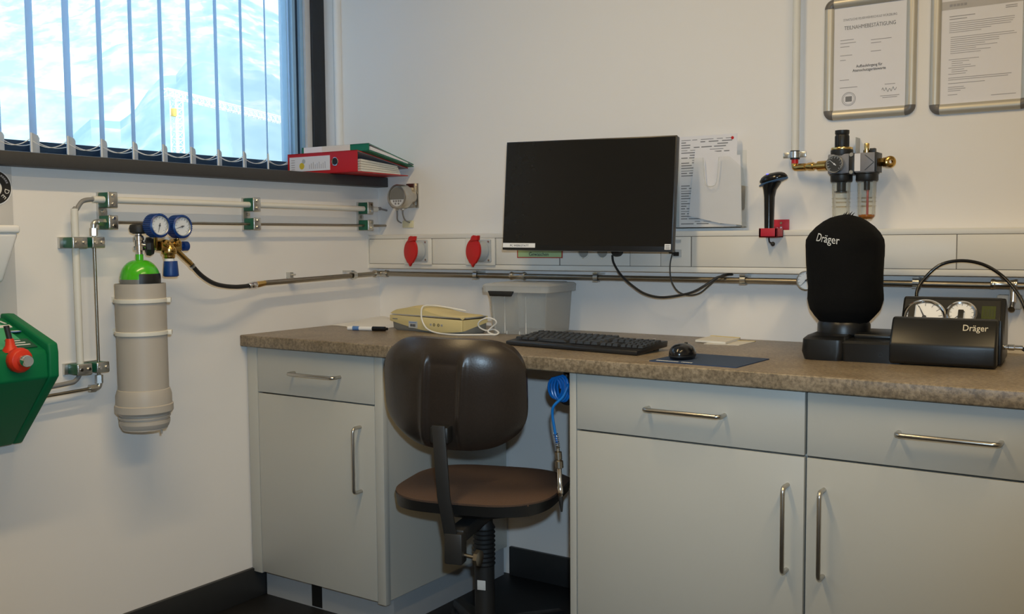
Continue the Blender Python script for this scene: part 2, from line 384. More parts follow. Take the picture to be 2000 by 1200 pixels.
# ------------------------------------------------------------------ outdoors
def terrain(name, az0, az1, na, nr, f, mt):
    rows = []
    for i in range(nr+1):
        t = i/nr; row = []
        for j in range(na+1):
            a = az0+(az1-az0)*j/na; r, z = f(t, a, j/na)
            row.append(V((math.cos(a)*r, math.sin(a)*r, z)))
        rows.append(row)
    return struct(name, MB().grid(rows), mt)
def far(t, a, u):
    r = 350+2350*t; h = 690*(t**1.15)
    n = noise.fractal(V((math.cos(a)*r*.0022, math.sin(a)*r*.0022, 1.3)), 1, 2, 6)
    n2 = noise.fractal(V((a*7, 2.2, .4)), 1, 2, 4)
    return r, h*(1.0+.10*n2)+n*55*min(1, t*2.5)-9-90*u*t
def near(t, a, u):
    r = 120+620*t; e = 92+45*math.sin(a*13+1.4)+30*noise.fractal(V((a*9, 4, 2)), 1, 2, 5)
    n = noise.fractal(V((math.cos(a)*r*.012, math.sin(a)*r*.012, 3)), 1, 2, 6)
    return r, -5+e*(t**1.4)+n*7*t
terrain('mountain', R(95), R(205), 150, 60, far, 'hill_far')
terrain('wooded_hill', R(95), R(205), 150, 50, near, 'hill_near')
struct('ground', MB().box((-140, -120, -5.2), (-1.2, 140, -5)), 'hill_near')
cr = at(344, 182, 'x', -105)
ct = thing('tower_crane', 'pale tower crane with long jib seen through the window', 'crane', (cr.x, cr.y, -5))
def lattice(p, q, w, up, nseg):
    b = MB(); p, q, up = V(p), V(q), V(up); d = (q-p).normalized(); s_ = d.cross(up).normalized()*w/2; u_ = up.normalized()*w/2
    cs = [s_+u_, s_-u_, -s_-u_, -s_+u_]
    for c in cs: b.tube([p+c, q+c], .10, 4)
    for k in range(nseg):
        a, e = p.lerp(q, k/nseg), p.lerp(q, (k+1)/nseg)
        for m in range(4): b.tube([a+cs[m], e+cs[(m+1) % 4]], .06, 3); b.tube([a+cs[m], a+cs[(m+1) % 4]], .06, 3)
    return b
jdir = (at(700, 228, 'y', cr.y+9)-cr); jdir = V((-.30, .95, 0)).normalized()
lattice((cr.x, cr.y, -5), (cr.x, cr.y, cr.z), 1.1, X, 26).build('mast', 'crane_paint', ct)
lattice(V((cr.x, cr.y, cr.z-.2)), V((cr.x, cr.y, cr.z-.2))+jdir*46-Z*.5, .9, Z, 34).build('jib', 'crane_paint', ct)
lattice(V((cr.x, cr.y, cr.z-.2)), V((cr.x, cr.y, cr.z-.2))-jdir*2.5, .9, Z, 2).build('counter_jib', 'crane_paint', ct)
MB().cbox(V((cr.x+.6, cr.y-.9, cr.z-2.6)), (.6, .5, 1.0)).build('cab', 'crane_yellow', ct, .05)

# ------------------------------------------------------------------ cable trunking with its covers, outlets
tk = thing('cable_trunking', 'cream white cable trunking running along the back wall', 'trunking', (1.2, -.03, 1.058))
TY = -.06
b = MB(); b.box((.002, TY+.004, 1.058), (2.7, 0, 1.180)); b.build('channel', 'trunk', tk, .003)
MB().box((.002, TY, 1.1645), (2.7, TY+.006, 1.180)).build('edge_strip', 'trunk', tk, .002)
MB().box((.002, TY, 1.058), (1.628, TY+.006, 1.0745)).build('edge_strip', 'trunk', tk, .002)
MB().box((1.629, TY, 1.058), (2.7, TY+.006, 1.0745)).build('edge_strip', 'trunk', tk, .002)
MB().box((0, TY-.002, 1.057), (.004, 0, 1.181)).build('end_cap', 'trunk', tk)
MB().box((.006, TY+.0015, 1.074), (2.69, TY+.0045, 1.165)).build('groove', 'trunk_gap', tk)
tx = lambda p: at(p, 495, 'y', TY).x
xs1, xs2 = at(821, 491, 'y', TY-.004).x, at(943, 491, 'y', TY-.004).x
cov = [(.006, xs1-.070), (xs1+.051, xs2-.071), (xs2+.051, tx(1092)), (tx(1094), tx(1230)), (tx(1231), tx(1290)), (tx(1291), tx(1349)), (tx(1351), 2.0), (2.002, 2.69)]
for i, (a, e) in enumerate(cov):
    MB().box((a, TY-.0005, 1.0757), (e, TY+.005, 1.1633)).build('cover', 'trunk', tk, .0012)
for p in (1140, 1177):
    x = at(p, 490, 'y', TY).x; b = MB(); b.lathe((x, TY, 1.118), -Y, [(.0215, 0), (.0215, .003), (.019, .003), (.018, -.010)], 28, False)
    o = b.build('outlet', 'trunk', tk)
    MB().lathe((x, TY-.0012, 1.118), -Y, [(.017, 0), (.017, .0004)], 24).build('outlet_floor', 'dev_grey', o)
    MB().cbox((x, TY-.003, 1.099), (.006, .004, .003)).build('earth_clip', 'chrome', o)
p = at(1322, 495, 'y', TY); MB().cbox((p.x, TY-.002, p.z), (.030, .006, .022)).build('data_port', 'grey_plate', tk, .001)
MB().cbox((p.x, TY-.0055, p.z-.002), (.018, .002, .012)).build('port_opening', 'black', tk)
p = at(1326, 471, 'y', TY); MB().cbox((p.x-.03, TY-.002, p.z), (.075, .004, .008)).build('name_strip', 'grey_plate', tk)
lb = at(1010, 504, 'y', TY-.002)
t = thing('label_strip', 'green label reading Gewaschen with a red border under the monitor', 'label', (lb.x, TY, lb.z))
wL = at(1099, 500, 'y', TY).x-lb.x
MB().box((lb.x, TY-.0022, lb.z), (lb.x+wL, TY-.0003, lb.z+.034)).build('red_border', 'label_red', t)
MB().box((lb.x+.004, TY-.0028, lb.z+.003), (lb.x+wL-.003, TY-.002, lb.z+.031)).build('green_field', 'label_green', t)
text('Gewaschen', .0165, (lb.x+wL*.49, TY-.003, lb.z+.007), X, Z, 'ink', 'lettering', t)

def cee(px, label):
    p = at(px, 491, 'y', TY-.004); x, z = p.x, p.z
    t = thing('power_socket', label, 'socket', (x, TY, z-.05), 'red three-phase sockets on the trunking')
    MB().box((x-.072, TY-.010, z-.048), (x+.052, TY, z+.044)).build('base_frame', 'trunk', t, .004)
    MB().box((x-.028, TY-.016, z-.037), (x+.040, TY-.009, z+.040)).build('cover_plate', 'grey_plate', t, .004)
    for sx, sz in ((.033, .032), (.033, -.030), (-.022, .032), (-.022, -.030)):
        MB().cyl((x+sx, TY-.016, z+sz), (x+sx, TY-.0185, z+sz), .0035, n=10).build('screw', 'zinc', t)
    ax = V((-.20, -1, .06)).normalized(); o = V((x, TY-.014, z))
    MB().lathe(o, ax, [(.036, 0), (.034, .020), (.033, .030)], 28).build('collar', 'grey_plate', t)
    e = o+ax*.030
    s_ = Z.cross(ax).normalized()*-1; up = ax.cross(s_)*-1
    if up.z < 0: up = -up
    pts = [(math.cos(a)*.0345, math.sin(a)*.041) for a in [2*math.pi*i/28 for i in range(28)]]
    pts = [(a, (c if c > -.036 else c-.004) - (.010 if abs(a) < .006 and c < 0 else 0)) for a, c in pts]
    ld = MB().prism([e+s_*a+up*c for a, c in pts], ax*.009).build('lid', 'red', t, .0015)
    q = e+up*.037
    MB().prism([q+s_*a+up*c for a, c in ((.013, -.006), (-.024, -.002), (-.026, .014), (-.016, .012), (-.004, .015), (.006, .011))], ax*.012).build('lid_hinge', 'red', ld, .001)
    return t
cee(821, 'red three-phase power socket nearest the corner, grey plate on cream trunking')
cee(943, 'red three-phase power socket beside the black monitor, grey plate on cream trunking')

# ------------------------------------------------------------------ steel air pipe in the corner and below the trunking
ap = thing('air_pipe', 'stainless steel air pipe running round the corner below the trunking', 'pipe', (.05, -.05, 1.03))
PZ = 1.0385; PY = -.045; PXL = .045
rl = at(517, 553, 'x', PXL)
MB().cyl(rl, (PXL, PY-.02, PZ), .0085, n=14).build('pipe', 'steel_dark', ap)
MB().cyl((PXL+.02, PY, PZ), (2.7, PY, PZ-.004), .0085, n=14).build('pipe', 'steel_dark', ap)
b = MB(); arc = [V((PXL, PY-.03, PZ)), V((PXL+.002, PY-.012, PZ)), V((PXL+.010, PY-.003, PZ)), V((PXL+.028, PY, PZ))]
b.tube(spline(arc, 6), .0105, 12); b.lathe((PXL, PY-.034, PZ), Y, [(.013, 0), (.013, .009)], 14); b.lathe((PXL+.026, PY, PZ), X, [(.013, 0), (.013, .009)], 14)
b.build('elbow', 'steel', ap)
for px in (1012, 1962):
    x = at(px, 543, 'y', PY).x; b = MB()
    b.lathe((x-.03, PY, PZ), X, [(.012, 0), (.0135, .004), (.012, .009), (.0108, .012), (.0108, .048), (.012, .051), (.0135, .056), (.012, .06)], 14); b.build('coupling', 'steel', ap)
for px in (930, 1165, 1452, 1790):
    x = at(px, 543, 'y', PY).x; b = MB(); b.lathe((x-.008, PY, PZ), X, [(.012, 0), (.012, .016)], 14, False); b.cbox((x, PY/2, PZ+.010), (.014, -PY, .006)); b.cbox((x, PY-.002, PZ+.0135), (.016, .018, .004)); b.cbox((x, PY-.002, PZ-.0125), (.018, .018, .003))
    b.build('pipe_clip', 'zinc', ap)
q = at(690, 538, 'x', PXL); b = MB(); b.lathe((PXL, q.y-.008, q.z), Y, [(.0135, 0), (.0135, .018)], 14, False); b.cbox((PXL/2, q.y, q.z+.014), (PXL, .016, .006)); b.build('pipe_clip', 'zinc', ap)
q = at(570, 541, 'x', .02); b = MB(); b.cbox((.010, q.y, q.z+.006), (.02, .014, .018)); b.cyl((.012, q.y, q.z+.006), (.034, q.y+.004, q.z+.008), .0025, n=8); b.cbox((.02, q.y, q.z-.010), (.03, .012, .014)); b.build('pipe_clip', 'zinc', ap)
# tee and valve below the pipe, at the right edge
q = at(1980, 550, 'y', PY); b = MB(); b.cyl((q.x, PY, PZ), (q.x, PY-.004, PZ-.045), .010, n=12); b.cyl((q.x, PY-.004, PZ-.045), (q.x, PY-.03, PZ-.06), .008, n=12); b.build('valve', 'chrome', ap)
MB().cbox((q.x-.012, PY+.03, PZ-.045), (.055, .03, .035)).build('valve_bracket', 'grey_plate', ap, .003)

def gauge(root, c, ax, up, r, depth, rim, needle, face='white', dark=False, ticks=11, name='dial', ri=.88):
    c = V(c); ax = V(ax).normalized(); up = V(up); up = (up-ax*up.dot(ax)).normalized(); s = up.cross(ax)
    MB().lathe(c, ax, [(r*.96, 0), (r*.96, depth*.7), (r, depth*.72), (r, depth), (r*(1+ri)/2, depth+r*.06), (r*ri, depth), (r*(ri-.02), depth*.86)], 40, False).build('gauge_case', rim, root)
    dl = MB().lathe(c, ax, [(r*.90, 0), (r*.90, depth*.86)], 32).build(name, face, root)
    b = MB(); f = c+ax*(depth*.865)
    for k in range(ticks):
        a = R(225-270*k/(ticks-1)); dd = s*math.cos(a)+up*math.sin(a); tt = s*-math.sin(a)+up*math.cos(a)
        b.prism([f+dd*r*.64+tt*r*.012, f+dd*r*.64-tt*r*.012, f+dd*r*.80-tt*r*.012, f+dd*r*.80+tt*r*.012], ax*.0004)
    for k in range(24):
        a0 = R(225-270*k/24); a1 = R(225-270*(k+1)/24)
        if k % 2 == 0: b.prism([f+(s*math.cos(a0)+up*math.sin(a0))*r*.80, f+(s*math.cos(a1)+up*math.sin(a1))*r*.80, f+(s*math.cos(a1)+up*math.sin(a1))*r*.825, f+(s*math.cos(a0)+up*math.sin(a0))*r*.825], ax*.0004)
    b.build('scale_marks', 'white' if dark else 'ink', dl)
    a = R(needle); dd = s*math.cos(a)+up*math.sin(a); tt = s*-math.sin(a)+up*math.cos(a); f2 = f+ax*.0012
    b = MB(); b.prism([f2-dd*r*.25+tt*r*.05, f2-dd*r*.25-tt*r*.05, f2+dd*r*.70-tt*r*.012, f2+dd*r*.70+tt*r*.012], ax*.0006); b.lathe(f2, ax, [(r*.10, 0), (r*.10, .0014)], 12)
    b.build('needle', 'white' if dark else 'ink', dl)
    MB().lathe(c+ax*depth*.97, ax, [(r*(ri-.01), 0), (r*(ri-.01), .0006)], 32).build('gauge_glass', 'dial_glass', root)
gp = at(1575, 548, 'y', -.075)
t = thing('pressure_gauge', 'round white-faced pressure gauge on the steel pipe beside the black fabric hood', 'gauge', (gp.x, PY, PZ))
MB().cyl((gp.x, PY, PZ), (gp.x, -.066, gp.z), .008, n=12).build('stem', 'brass', t)
gauge(t, (gp.x, -.062, gp.z), -Y, Z, .0265, .018, 'zinc', 225)

# ------------------------------------------------------------------ conduit, thin line and clamps on the left wall
cn = thing('white_conduit', 'white plastic conduit with a grey hose bend on the left wall', 'conduit', (.036, -1.2, 1.0))
CX = .036; q = at(150, 405, 'x', CX); yv = at(151, 560, 'x', CX).y; zt = at(150, 408, 'x', CX).z; zb = at(152, 722, 'x', CX).z; zh = at(480, 399.5, 'x', CX).z; zh0 = at(240, 391.5, 'x', CX).z
MB().cyl((CX, yv, zb), (CX, yv, zt), .0092).build('pipe', 'cond_white', cn)
y0 = at(181, 388, 'x', CX).y; y1 = at(736, 409, 'x', CX).y
MB().cyl((CX, y0, zh0), (CX, y1, at(736, 409, 'x', CX).z), .0092).build('pipe', 'cond_white', cn)
MB().tube(spline([(CX, yv, zt-.02), (CX, yv, zt), (CX, yv+.006, zh0-.028), (CX, yv+.024, zh0-.006), (CX, y0, zh0), (CX, y0+.02, zh0)], 6), .0062, 10).build('bend_hose', 'hose_grey', cn)
e = at(110, 750, 'x', CX)
MB().tube(spline([(CX, yv, zb+.02), (CX, yv, zb-.006), (CX, yv-.012, zb-.026), (CX, yv-.04, zb-.034), (CX, -1.408, zb-.040)], 6), .0062, 10).build('outlet_hose', 'hose_grey', cn)
MB().cyl((CX, y1, zh), (CX, y1+.02, zh), .006, n=10).build('sleeve', 'hose_grey', cn)
MB().cyl((CX, y1+.015, zh), (CX+.006, -.001, zh-.006), .0035, n=8).build('lead_out', 'hose_grey', cn)
tl = thing('thin_steel_line', 'thin steel gas line with elbow fittings beside the white conduit', 'pipe', (CX, -1.19, 1.0))
yt = at(187, 560, 'x', CX).y; zt2 = at(185, 452, 'x', CX).z; zb2 = at(190, 722, 'x', CX).z; zq = at(480, 437.5, 'x', CX).z; yq = at(204, 434, 'x', CX).y
MB().cyl((CX, yt, zb2-.03), (CX, yt, zt2+.02), .0042, n=12).build('pipe', 'steel_dark', tl)
MB().cyl((CX, yq, zq), (CX, -.002, zq-.001), .0042, n=12).build('pipe', 'steel_dark', tl)
b = MB(); b.hexa((CX, yt, zt2-.012), (CX, yt, zt2+.008), .0105); b.tube(spline([(CX, yt, zt2), (CX, yt, zq-.006), (CX, yt+.006, zq), (CX, yt+.02, zq)], 5), .0075, 10); b.hexa((CX, yt+.012, zq), (CX, yq+.012, zq), .0105); b.build('elbow_fitting', 'zinc', tl)
z3 = at(185, 758, 'x', CX).z; b = MB(); b.hexa((CX, yt, z3+.012), (CX, yt, z3+.034), .0105); b.tube(spline([(CX, yt, z3+.02), (CX, yt, z3+.006), (CX, yt-.006, z3), (CX, yt-.02, z3)], 5), .0075, 10); b.hexa((CX, yt-.012, z3), (CX, yt-.030, z3), .0105); b.build('elbow_fitting', 'zinc', tl)
MB().cyl((CX, yt-.02, z3), (CX, -1.408, z3-.006), .0042, n=12).build('pipe', 'steel_dark', tl)

def clamp_block(root, y, z, vert, big):
    hl, hw = (.0205, .0140) if big else (.0180, .0135)      # half length across the pipe, half width along it
    dy, dz = (hl, hw) if vert else (hw, hl)
    bk = MB().box((.010, y-dy, z-dz), (.054, y+dy, z+dz)).build('clamp_block', 'green_plastic', root, .003)
    pl = MB().box((.053, y-dy-.001, z-dz-.001), (.0585, y+dy+.001, z+dz+.001)).build('cover_plate', 'zinc', root, .003, 3)
    for s in (-1, 1):
        c = V((.0575, y+(s*hl*.56 if vert else 0), z+(0 if vert else s*hl*.56)))
        MB().hexa(c, c+X*.005, .0048).build('bolt', 'chrome', pl)
def clamp_pair(c1_, c2_, vert, label):
    (ya, za), (yb, zb_) = c1_, c2_
    t = thing('pipe_clamp', label, 'clamp', (0, (ya+yb)/2, (za+zb_)/2), 'green block pipe clamps on the left wall')
    b = MB()
    if vert: b.box((0, min(ya, yb)-.030, za-.015), (.010, max(ya, yb)+.020, za+.015))
    else: b.box((0, ya-.014, min(za, zb_)-.020), (.010, ya+.014, max(za, zb_)+.022))
    b.build('mounting_rail', 'zinc', t, .001)
    clamp_block(t, ya, za, vert, True); clamp_block(t, yb, zb_, vert, False)
    MB().hexa((.010, (ya+yb)/2, (za+zb_)/2), (.018, (ya+yb)/2, (za+zb_)/2), .006).build('rail_bolt', 'chrome', t)
yA = lambda px: at(px, 410, 'x', .045).y
for px, lbl in ((216, 'next to the grey hose bend of the conduit'), (497, 'midway along the two horizontal wall pipes'), (719, 'beside the wall corner under the digital gauge')):
    y = yA(px); clamp_pair((y, zh), (y, zq), False, 'green block pipe clamp pair '+lbl)
zz = at(160, 474, 'x', .04).z; clamp_pair((yv, zz), (yt, zz), True, 'green block pipe clamp pair on the vertical pipes level with the gas valve')
zz = at(160, 721, 'x', .04).z; clamp_pair((yv, zz), (yt, zz), True, 'green block pipe clamp pair at the foot of the vertical pipes beside the green case')

# ------------------------------------------------------------------ wall tube with gas cylinder
TCX, TCY = .105, -1.098
zt_ = lambda py: at(273, py, 'x', .165).z
t = thing('cylinder_holder', 'grey plastic drain pipe on the wall holding the green gas cylinder', 'holder', (TCX, TCY, zt_(850)))
r = .0665; pr = []
for py, rr in ((848, .058), (842, .064), (836, .067), (829, .067), (828.5, .064), (825, .064), (824.5, .0685), (821, .0685), (820.5, .065), (817, .065), (816.5, .0715), (812, .0770), (799, .0770), (797.5, .0735), (779, .0735), (768, .0690), (767, r), (556, r)):
    pr.append((rr, zt_(py)))
pr += [(r-.004, pr[-1][1]), (r-.004, zt_(700))]
MB().lathe((TCX, TCY, 0), Z, pr, 40, False).build('tube', 'pvc_grey', t, ang=18)
MB().lathe((TCX, TCY, zt_(848)), Z, [(.0, 0), (.060, 0), (.060, .004)], 40).build('end_plug', 'pvc_grey', t)
MB().cyl((TCX+.045, TCY+.02, zt_(858)), (TCX+.045, TCY+.02, zt_(842)), .003, n=8).build('drain_nipple', 'pvc_grey', t)
for py in (590, 655):
    z = zt_(py); s_ = MB().lathe((TCX, TCY, z-.006), Z, [(r, 0), (r+.004, .001), (r+.0045, .006), (r+.004, .011), (r, .012)], 40, False).build('strap', 'strap', t)
    MB().cbox((TCX+.052, TCY+.052, z), (.018, .012, .013), M.Rotation(R(-45), 4, 'Z')).build('buckle', 'strap', s_, .001)
    MB().box((0, TCY-.02, z-.008), (TCX-r+.004, TCY+.02, z+.008)).build('wall_bracket', 'strap', s_)
gc = thing('gas_cylinder', 'bright green gas cylinder with chrome valve standing in the grey pipe', 'cylinder', (TCX, TCY, zt_(820)))
zs = zt_(556); zc_ = lambda py: at(270, py, 'x', TCX).z
zn = zc_(508); zk = zc_(497); R0 = .053
MB().lathe((TCX, TCY, 0), Z, [(.050, zt_(815)), (R0, zt_(800)), (R0, zs+.012)], 36).build('body', 'cyl_grey', gc)
dome = [(R0, zs+.012)]+[(.010+(R0-.010)*math.cos(R(a)), zs+.012+(zn-zs-.012)*math.sin(R(a))) for a in range(8, 90, 8)]+[(.0105, zn), (.0105, zk), (.0, zk)]
MB().lathe((TCX, TCY, 0), Z, dome, 36, False).build('shoulder', 'cyl_green', gc)
# black sticker wrapped over the lower right of the shoulder
rows = []
for k in range(5):
    z = zs+.001+(.026)*k/4; rr = R0+.0012 if k < 3 else (.010+(R0-.010)*math.cos(math.asin(min(1, (z-zs-.012)/(zn-zs-.012)))))+.0012
    rows.append([V((TCX+rr*math.cos(a), TCY+rr*math.sin(a), z)) for a in [R(-38+100*j/12) for j in range(13)]])
MB().grid(rows).build('sticker', 'black', gc)
b = MB(); b.lathe((TCX, TCY, zk), Z, [(.0085, 0), (.0085, .010), (.015, .011), (.015, .022), (.011, .023), (.011, .038), (.0135, .039), (.0135, .050), (.009, .052), (.009, zc_(457)-zk)], 16); b.build('valve', 'chrome', gc)
zkb = zc_(457); MB().lathe((TCX, TCY, zkb), Z, [(.015, 0), (.0225, .004), (.0245, .016), (.022, .024), (.012, .028)], 20).build('valve_knob', 'rubber', gc)

# pressure regulator
RX = .135
rg = thing('pressure_regulator', 'brass pressure regulator with two blue gauges beside the green cylinder', 'regulator', at(330, 490, 'x', RX))
g1, g2 = at(304, 441, 'x', RX+.012), at(348, 443, 'x', RX+.012)
bc = at(330, 485, 'x', RX); vz = at(285, 478, 'x', TCX+.01).z
MB().cyl((TCX, TCY, vz), (bc.x-.01, bc.y-.035, bc.z+.004), .010, n=12).build('inlet', 'chrome', rg)
q = V((TCX, TCY, vz)).lerp(V((bc.x-.01, bc.y-.035, bc.z+.004)), .78)
MB().lathe(q-V((.012, .010, 0)), V((.03, .05, 0)), [(.014, -.004), (.025, 0), (.027, .010), (.022, .019), (.013, .021)], 9).build('hand_nut', 'rubber', rg)
b = MB(); b.lathe((bc.x, bc.y, bc.z-.030), Z, [(.013, 0), (.016, .004), (.016, .012), (.021, .014), (.021, .030), (.017, .036), (.017, .046), (.008, .050)], 20)
b.cbox((bc.x, bc.y, bc.z+.006), (.028, .066, .026)); b.lathe((bc.x, bc.y-.020, bc.z+.014), X, [(.011, -.016), (.013, 0), (.010, .020)], 10); b.lathe((bc.x, bc.y+.018, bc.z+.014), X, [(.011, -.016), (.013, 0), (.010, .020)], 10); b.cyl((bc.x, g1.y+.006, bc.z), (g1.x-.002, g1.y, g1.z-.026), .006, n=10); b.cyl((bc.x, g2.y-.004, bc.z), (g2.x-.002, g2.y, g2.z-.026), .006, n=10); b.build('brass_body', 'brass', rg, .002)
MB().lathe((bc.x+.012, bc.y, bc.z-.004), X, [(.009, 0), (.009, .008), (.006, .010)], 14).build('front_cap', 'brass', rg)
MB().lathe((bc.x, bc.y, bc.z-.034), Z, [(.0135, -.004), (.0135, .006)], 18).build('white_ring', 'white', rg)
kz = at(333, 541, 'x', RX).z; MB().lathe((bc.x, bc.y+.004, kz), Z, [(.0165, 0), (.0215, .003), (.0185, bc.z-.036-kz)], 18).build('adjusting_knob', 'blue_knob', rg, .001)
q = at(359, 481, 'x', RX); MB().lathe((bc.x, bc.y+.030, q.z), Y, [(.008, 0), (.007, .014), (.0135, .015), (.0135, .031), (.011, .033)], 16).build('outlet_knob', 'blue_knob', rg)
for g, nd in ((g1, 255), (g2, 195)):
    o = V((g.x-.014, g.y, g.z)); b = MB(); prof = [(.029, 0), (.0315, .004), (.0315, .034), (.028, .037), (.0245, .033)]
    b.lathe(o, X, prof, 36, False)
    for k in range(36):
        a = 2*math.pi*k/36; b.cbox(o+X*.018+V((0, math.cos(a), math.sin(a)))*.0315, (.032, .0026, .0035), M.Rotation(a, 4, 'X'))
    b.build('rubber_guard', 'blue_knob', rg)
    gauge(rg, o+X*.008, X, Z, .0275, .026, 'zinc', nd)
q = at(361, 498, 'x', RX-.005); q2 = at(373, 516, 'x', RX-.012)
MB().cyl((bc.x, bc.y+.022, bc.z-.004), q2, .0075, n=12).build('hose_barb', 'brass', rg)

hs = thing('rubber_hose', 'short black rubber hose from the regulator to the steel pipe', 'hose', at(430, 556, 'x', .09))
q0 = at(369, 510, 'x', RX-.011)
pth = [q0, q2]+[at(a, b_, 'x', x) for a, b_, x in ((392, 537, .110), (414, 552, .098), (436, 558.5, .085), (462, 560.5, .070), (486, 558.5, .056))]
MB().tube(spline(pth, 6), .0066, 12).build('hose', 'rubber', hs)
ec = at(484, 559, 'x', .054); d_ = (rl-ec).normalized(); L_ = (rl-ec).length+.004
MB().lathe(ec, d_, [(.007, 0), (.010, .003), (.010, .008), (.008, .010), (.008, .016), (.011, .018), (.0115, .034), (.010, .037)], 16).build('coupling', 'chrome', hs)
MB().lathe(ec+d_*.036, d_, [(.0075, 0), (.0105, .003), (.0105, .012), (.0085, max(.014, L_-.036))], 6).build('brass_nut', 'brass', hs)
c_ = q2+(q2-q0).normalized()*.004; MB().lathe(c_, (pth[2]-q2), [(.0085, 0), (.0085, .007)], 14).build('hose_clamp', 'zinc', hs)

# ------------------------------------------------------------------ green case, white bin, round sign at the left edge
YG = -1.41
tp, lt, lbm, bt = at(28, 620, 'y', YG), at(110, 682, 'y', YG), at(115, 735, 'y', YG), at(45, 865, 'y', YG)
gcs = thing('green_test_case', 'dark green wall console with a red knob and printed sloping top', 'case', (.1, -1.75, bt.z))
prof = [V((0, YG, tp.z)), tp, lt, lt+V((.004, 0, -.010)), lbm, bt, V((0, YG, bt.z))]
b = MB(); b.prism([p+V((0, -.024, 0)) for p in prof[:3]]+[p+V((0, -.024, 0)) for p in prof[3:]], V((0, -.62, 0))); b.build('housing', 'case_green', gcs, .006, 3)
# raised end cheek
up_ = V((.006, 0, .012)); b = MB(); b.prism([prof[0]+V((0, 0, .010)), tp+V((.004, 0, .010)), lt+V((.008, 0, .016)), lt+V((.012, 0, -.006)), lbm+V((.004, 0, 0)), bt, prof[6]], V((0, -.026, 0))); b.build('end_cheek', 'case_green', gcs, .005, 3)
sx = (lt-tp); sn = sx.cross(Y).normalized(); sn = sn if sn.z > 0 else -sn; sd = sx.normalized(); Ls = sx.length
def onslope(a, y): return tp+sd*a+V((0, y-YG, 0))+sn*.0006
def slab(name, a0, a1, ya, yb, mt, h=.0012): return MB().prism([onslope(a0, ya), onslope(a1, ya), onslope(a1, yb), onslope(a0, yb)], sn*h).build(name, mt, gcs)
def sp(px, py):      # point of the sloping top seen at a pixel -> (distance down the slope, y)
    d = CW*F+CR*(px-1000)+CU*(600-py); p = CAM+d*((tp-CAM).dot(sn)/d.dot(sn)); return (p-tp).dot(sd), p.y
yI = YG-.055
slab('printed_panel', .010, Ls-.022, -2.00, yI, 'case_label', .001)
a0, ya = sp(24, 666); a1, yb = sp(73, 679)
slab('dark_plate', a0, a1, ya-.02, yb, 'case_dark', .0022)
for k in range(3): slab('plate_lettering', a0+.006+.012*k, a0+.010+.012*k, ya-.01, yb-.022+.006*k, 'logo_white', .0030)
a0, ya = sp(23, 640); slab('white_stripe', a0-.012, a0+.002, -1.75, ya, 'logo_white', .002)
a0, ya = sp(-2, 634); text('A', .060, onslope(a0, ya), Y, -sd, 'logo_white', 'lettering', gcs)
a0, ya = sp(29, 649); c = onslope(a0, ya); b = MB(); b.lathe(c, sn, [(.015, 0), (.015, .0022)], 24); o = b.build('round_sticker', 'sticker_blue', gcs)
MB().lathe(c, sn, [(.0115, 0), (.0115, .0028)], 24).build('sticker_field', 'white', o)
fd = (lbm-lt); fy = lambda px, py: at(px, py, 'x', lt.x+.008)
c = fy(37, 704); MB().lathe(c-X*.01, X, [(.027, 0), (.030, .006), (.030, .018), (.025, .026), (.013, .028)], 14).build('red_knob', 'red_knob', gcs, .001)
MB().lathe(c+X*.016, X, [(.0105, 0), (.0140, .004), (.0140, .022), (.012, .026)], 20).build('knob_spindle', 'chrome', gcs)
c = fy(31, 686)-X*.022; c.z = lt.z+.002
MB().lathe(c, V((-.1, 0, 1)), [(.019, 0), (.018, .006), (.011, .016), (.009, .032)], 20).build('lever_cone', 'red_knob', gcs)
MB().cyl(c+V((-.003, 0, .030)), c+V((-.008, -.004, .062)), .0065, n=14).build('lever_grip', 'rubber', gcs)
MB().lathe(c+V((0, 0, -.006)), Z, [(.016, 0), (.016, .008)], 14).build('lever_nut', 'chrome', gcs)

tb = at(36, 440, 'x', .10)
wb = thing('wall_bin', 'white plastic tapered wall bin above the green console', 'bin', (.05, -1.6, tb.z-.14))
yR = tb.y; zT = tb.z
b = MB(); b.loft([[V((.006, yR-.02, zT-.142)), V((.075, yR-.030, zT-.142)), V((.075, yR-.26, zT-.142)), V((.006, yR-.27, zT-.142))], [V((.006, yR, zT-.018)), V((.105, yR, zT-.018)), V((.105, yR-.30, zT-.018)), V((.006, yR-.30, zT-.018))]]); b.build('body', 'white', wb, .010, 3)
MB().box((.006, yR-.30, zT-.020), (.108, yR+.001, zT)).build('lid', 'white', wb, .006, 3)
dc = at(-11, 366, 'x', .008)
ds = thing('round_sign', 'round black sign with white rim and lettering under the window sill', 'sign', (.006, dc.y, dc.z))
MB().lathe((.0055, dc.y, dc.z), X, [(.0450, 0), (.0450, .002)], 48).build('white_rim', 'white', ds)
MB().lathe((.007, dc.y, dc.z), X, [(.0425, 0), (.0425, .0012)], 48).build('black_field', 'black', ds)
MB().lathe((.0078, dc.y-.004, dc.z-.002), X, [(.0225, 0), (.0225, .0010)], 32).build('emblem', 'logo_white', ds)
MB().lathe((.0085, dc.y-.008, dc.z-.000), X, [(.0185, 0), (.0185, .0010)], 32).build('emblem_centre', 'sticker_blue', ds)
for ch, a in (('D', -17), ('E', -45)):
    a = R(a); rad = V((0, math.cos(a), math.sin(a))); xd = V((0, math.sin(a), -math.cos(a)))
    text(ch, .0175, V((.0084, dc.y, dc.z))+rad*.0265, xd, rad, 'logo_white', 'lettering', ds)
for k in range(5):
    a = R(58-9*k); rad = V((0, math.cos(a), math.sin(a))); tn = V((0, -math.sin(a), math.cos(a))); c = V((.0082, dc.y, dc.z))+rad*.0345
    MB().prism([c+rad*.0025+tn*.002, c-rad*.0025+tn*.002, c-rad*.0025-tn*.002, c+rad*.0025-tn*.002], X*.0006).build('small_lettering', 'ink_soft', ds)

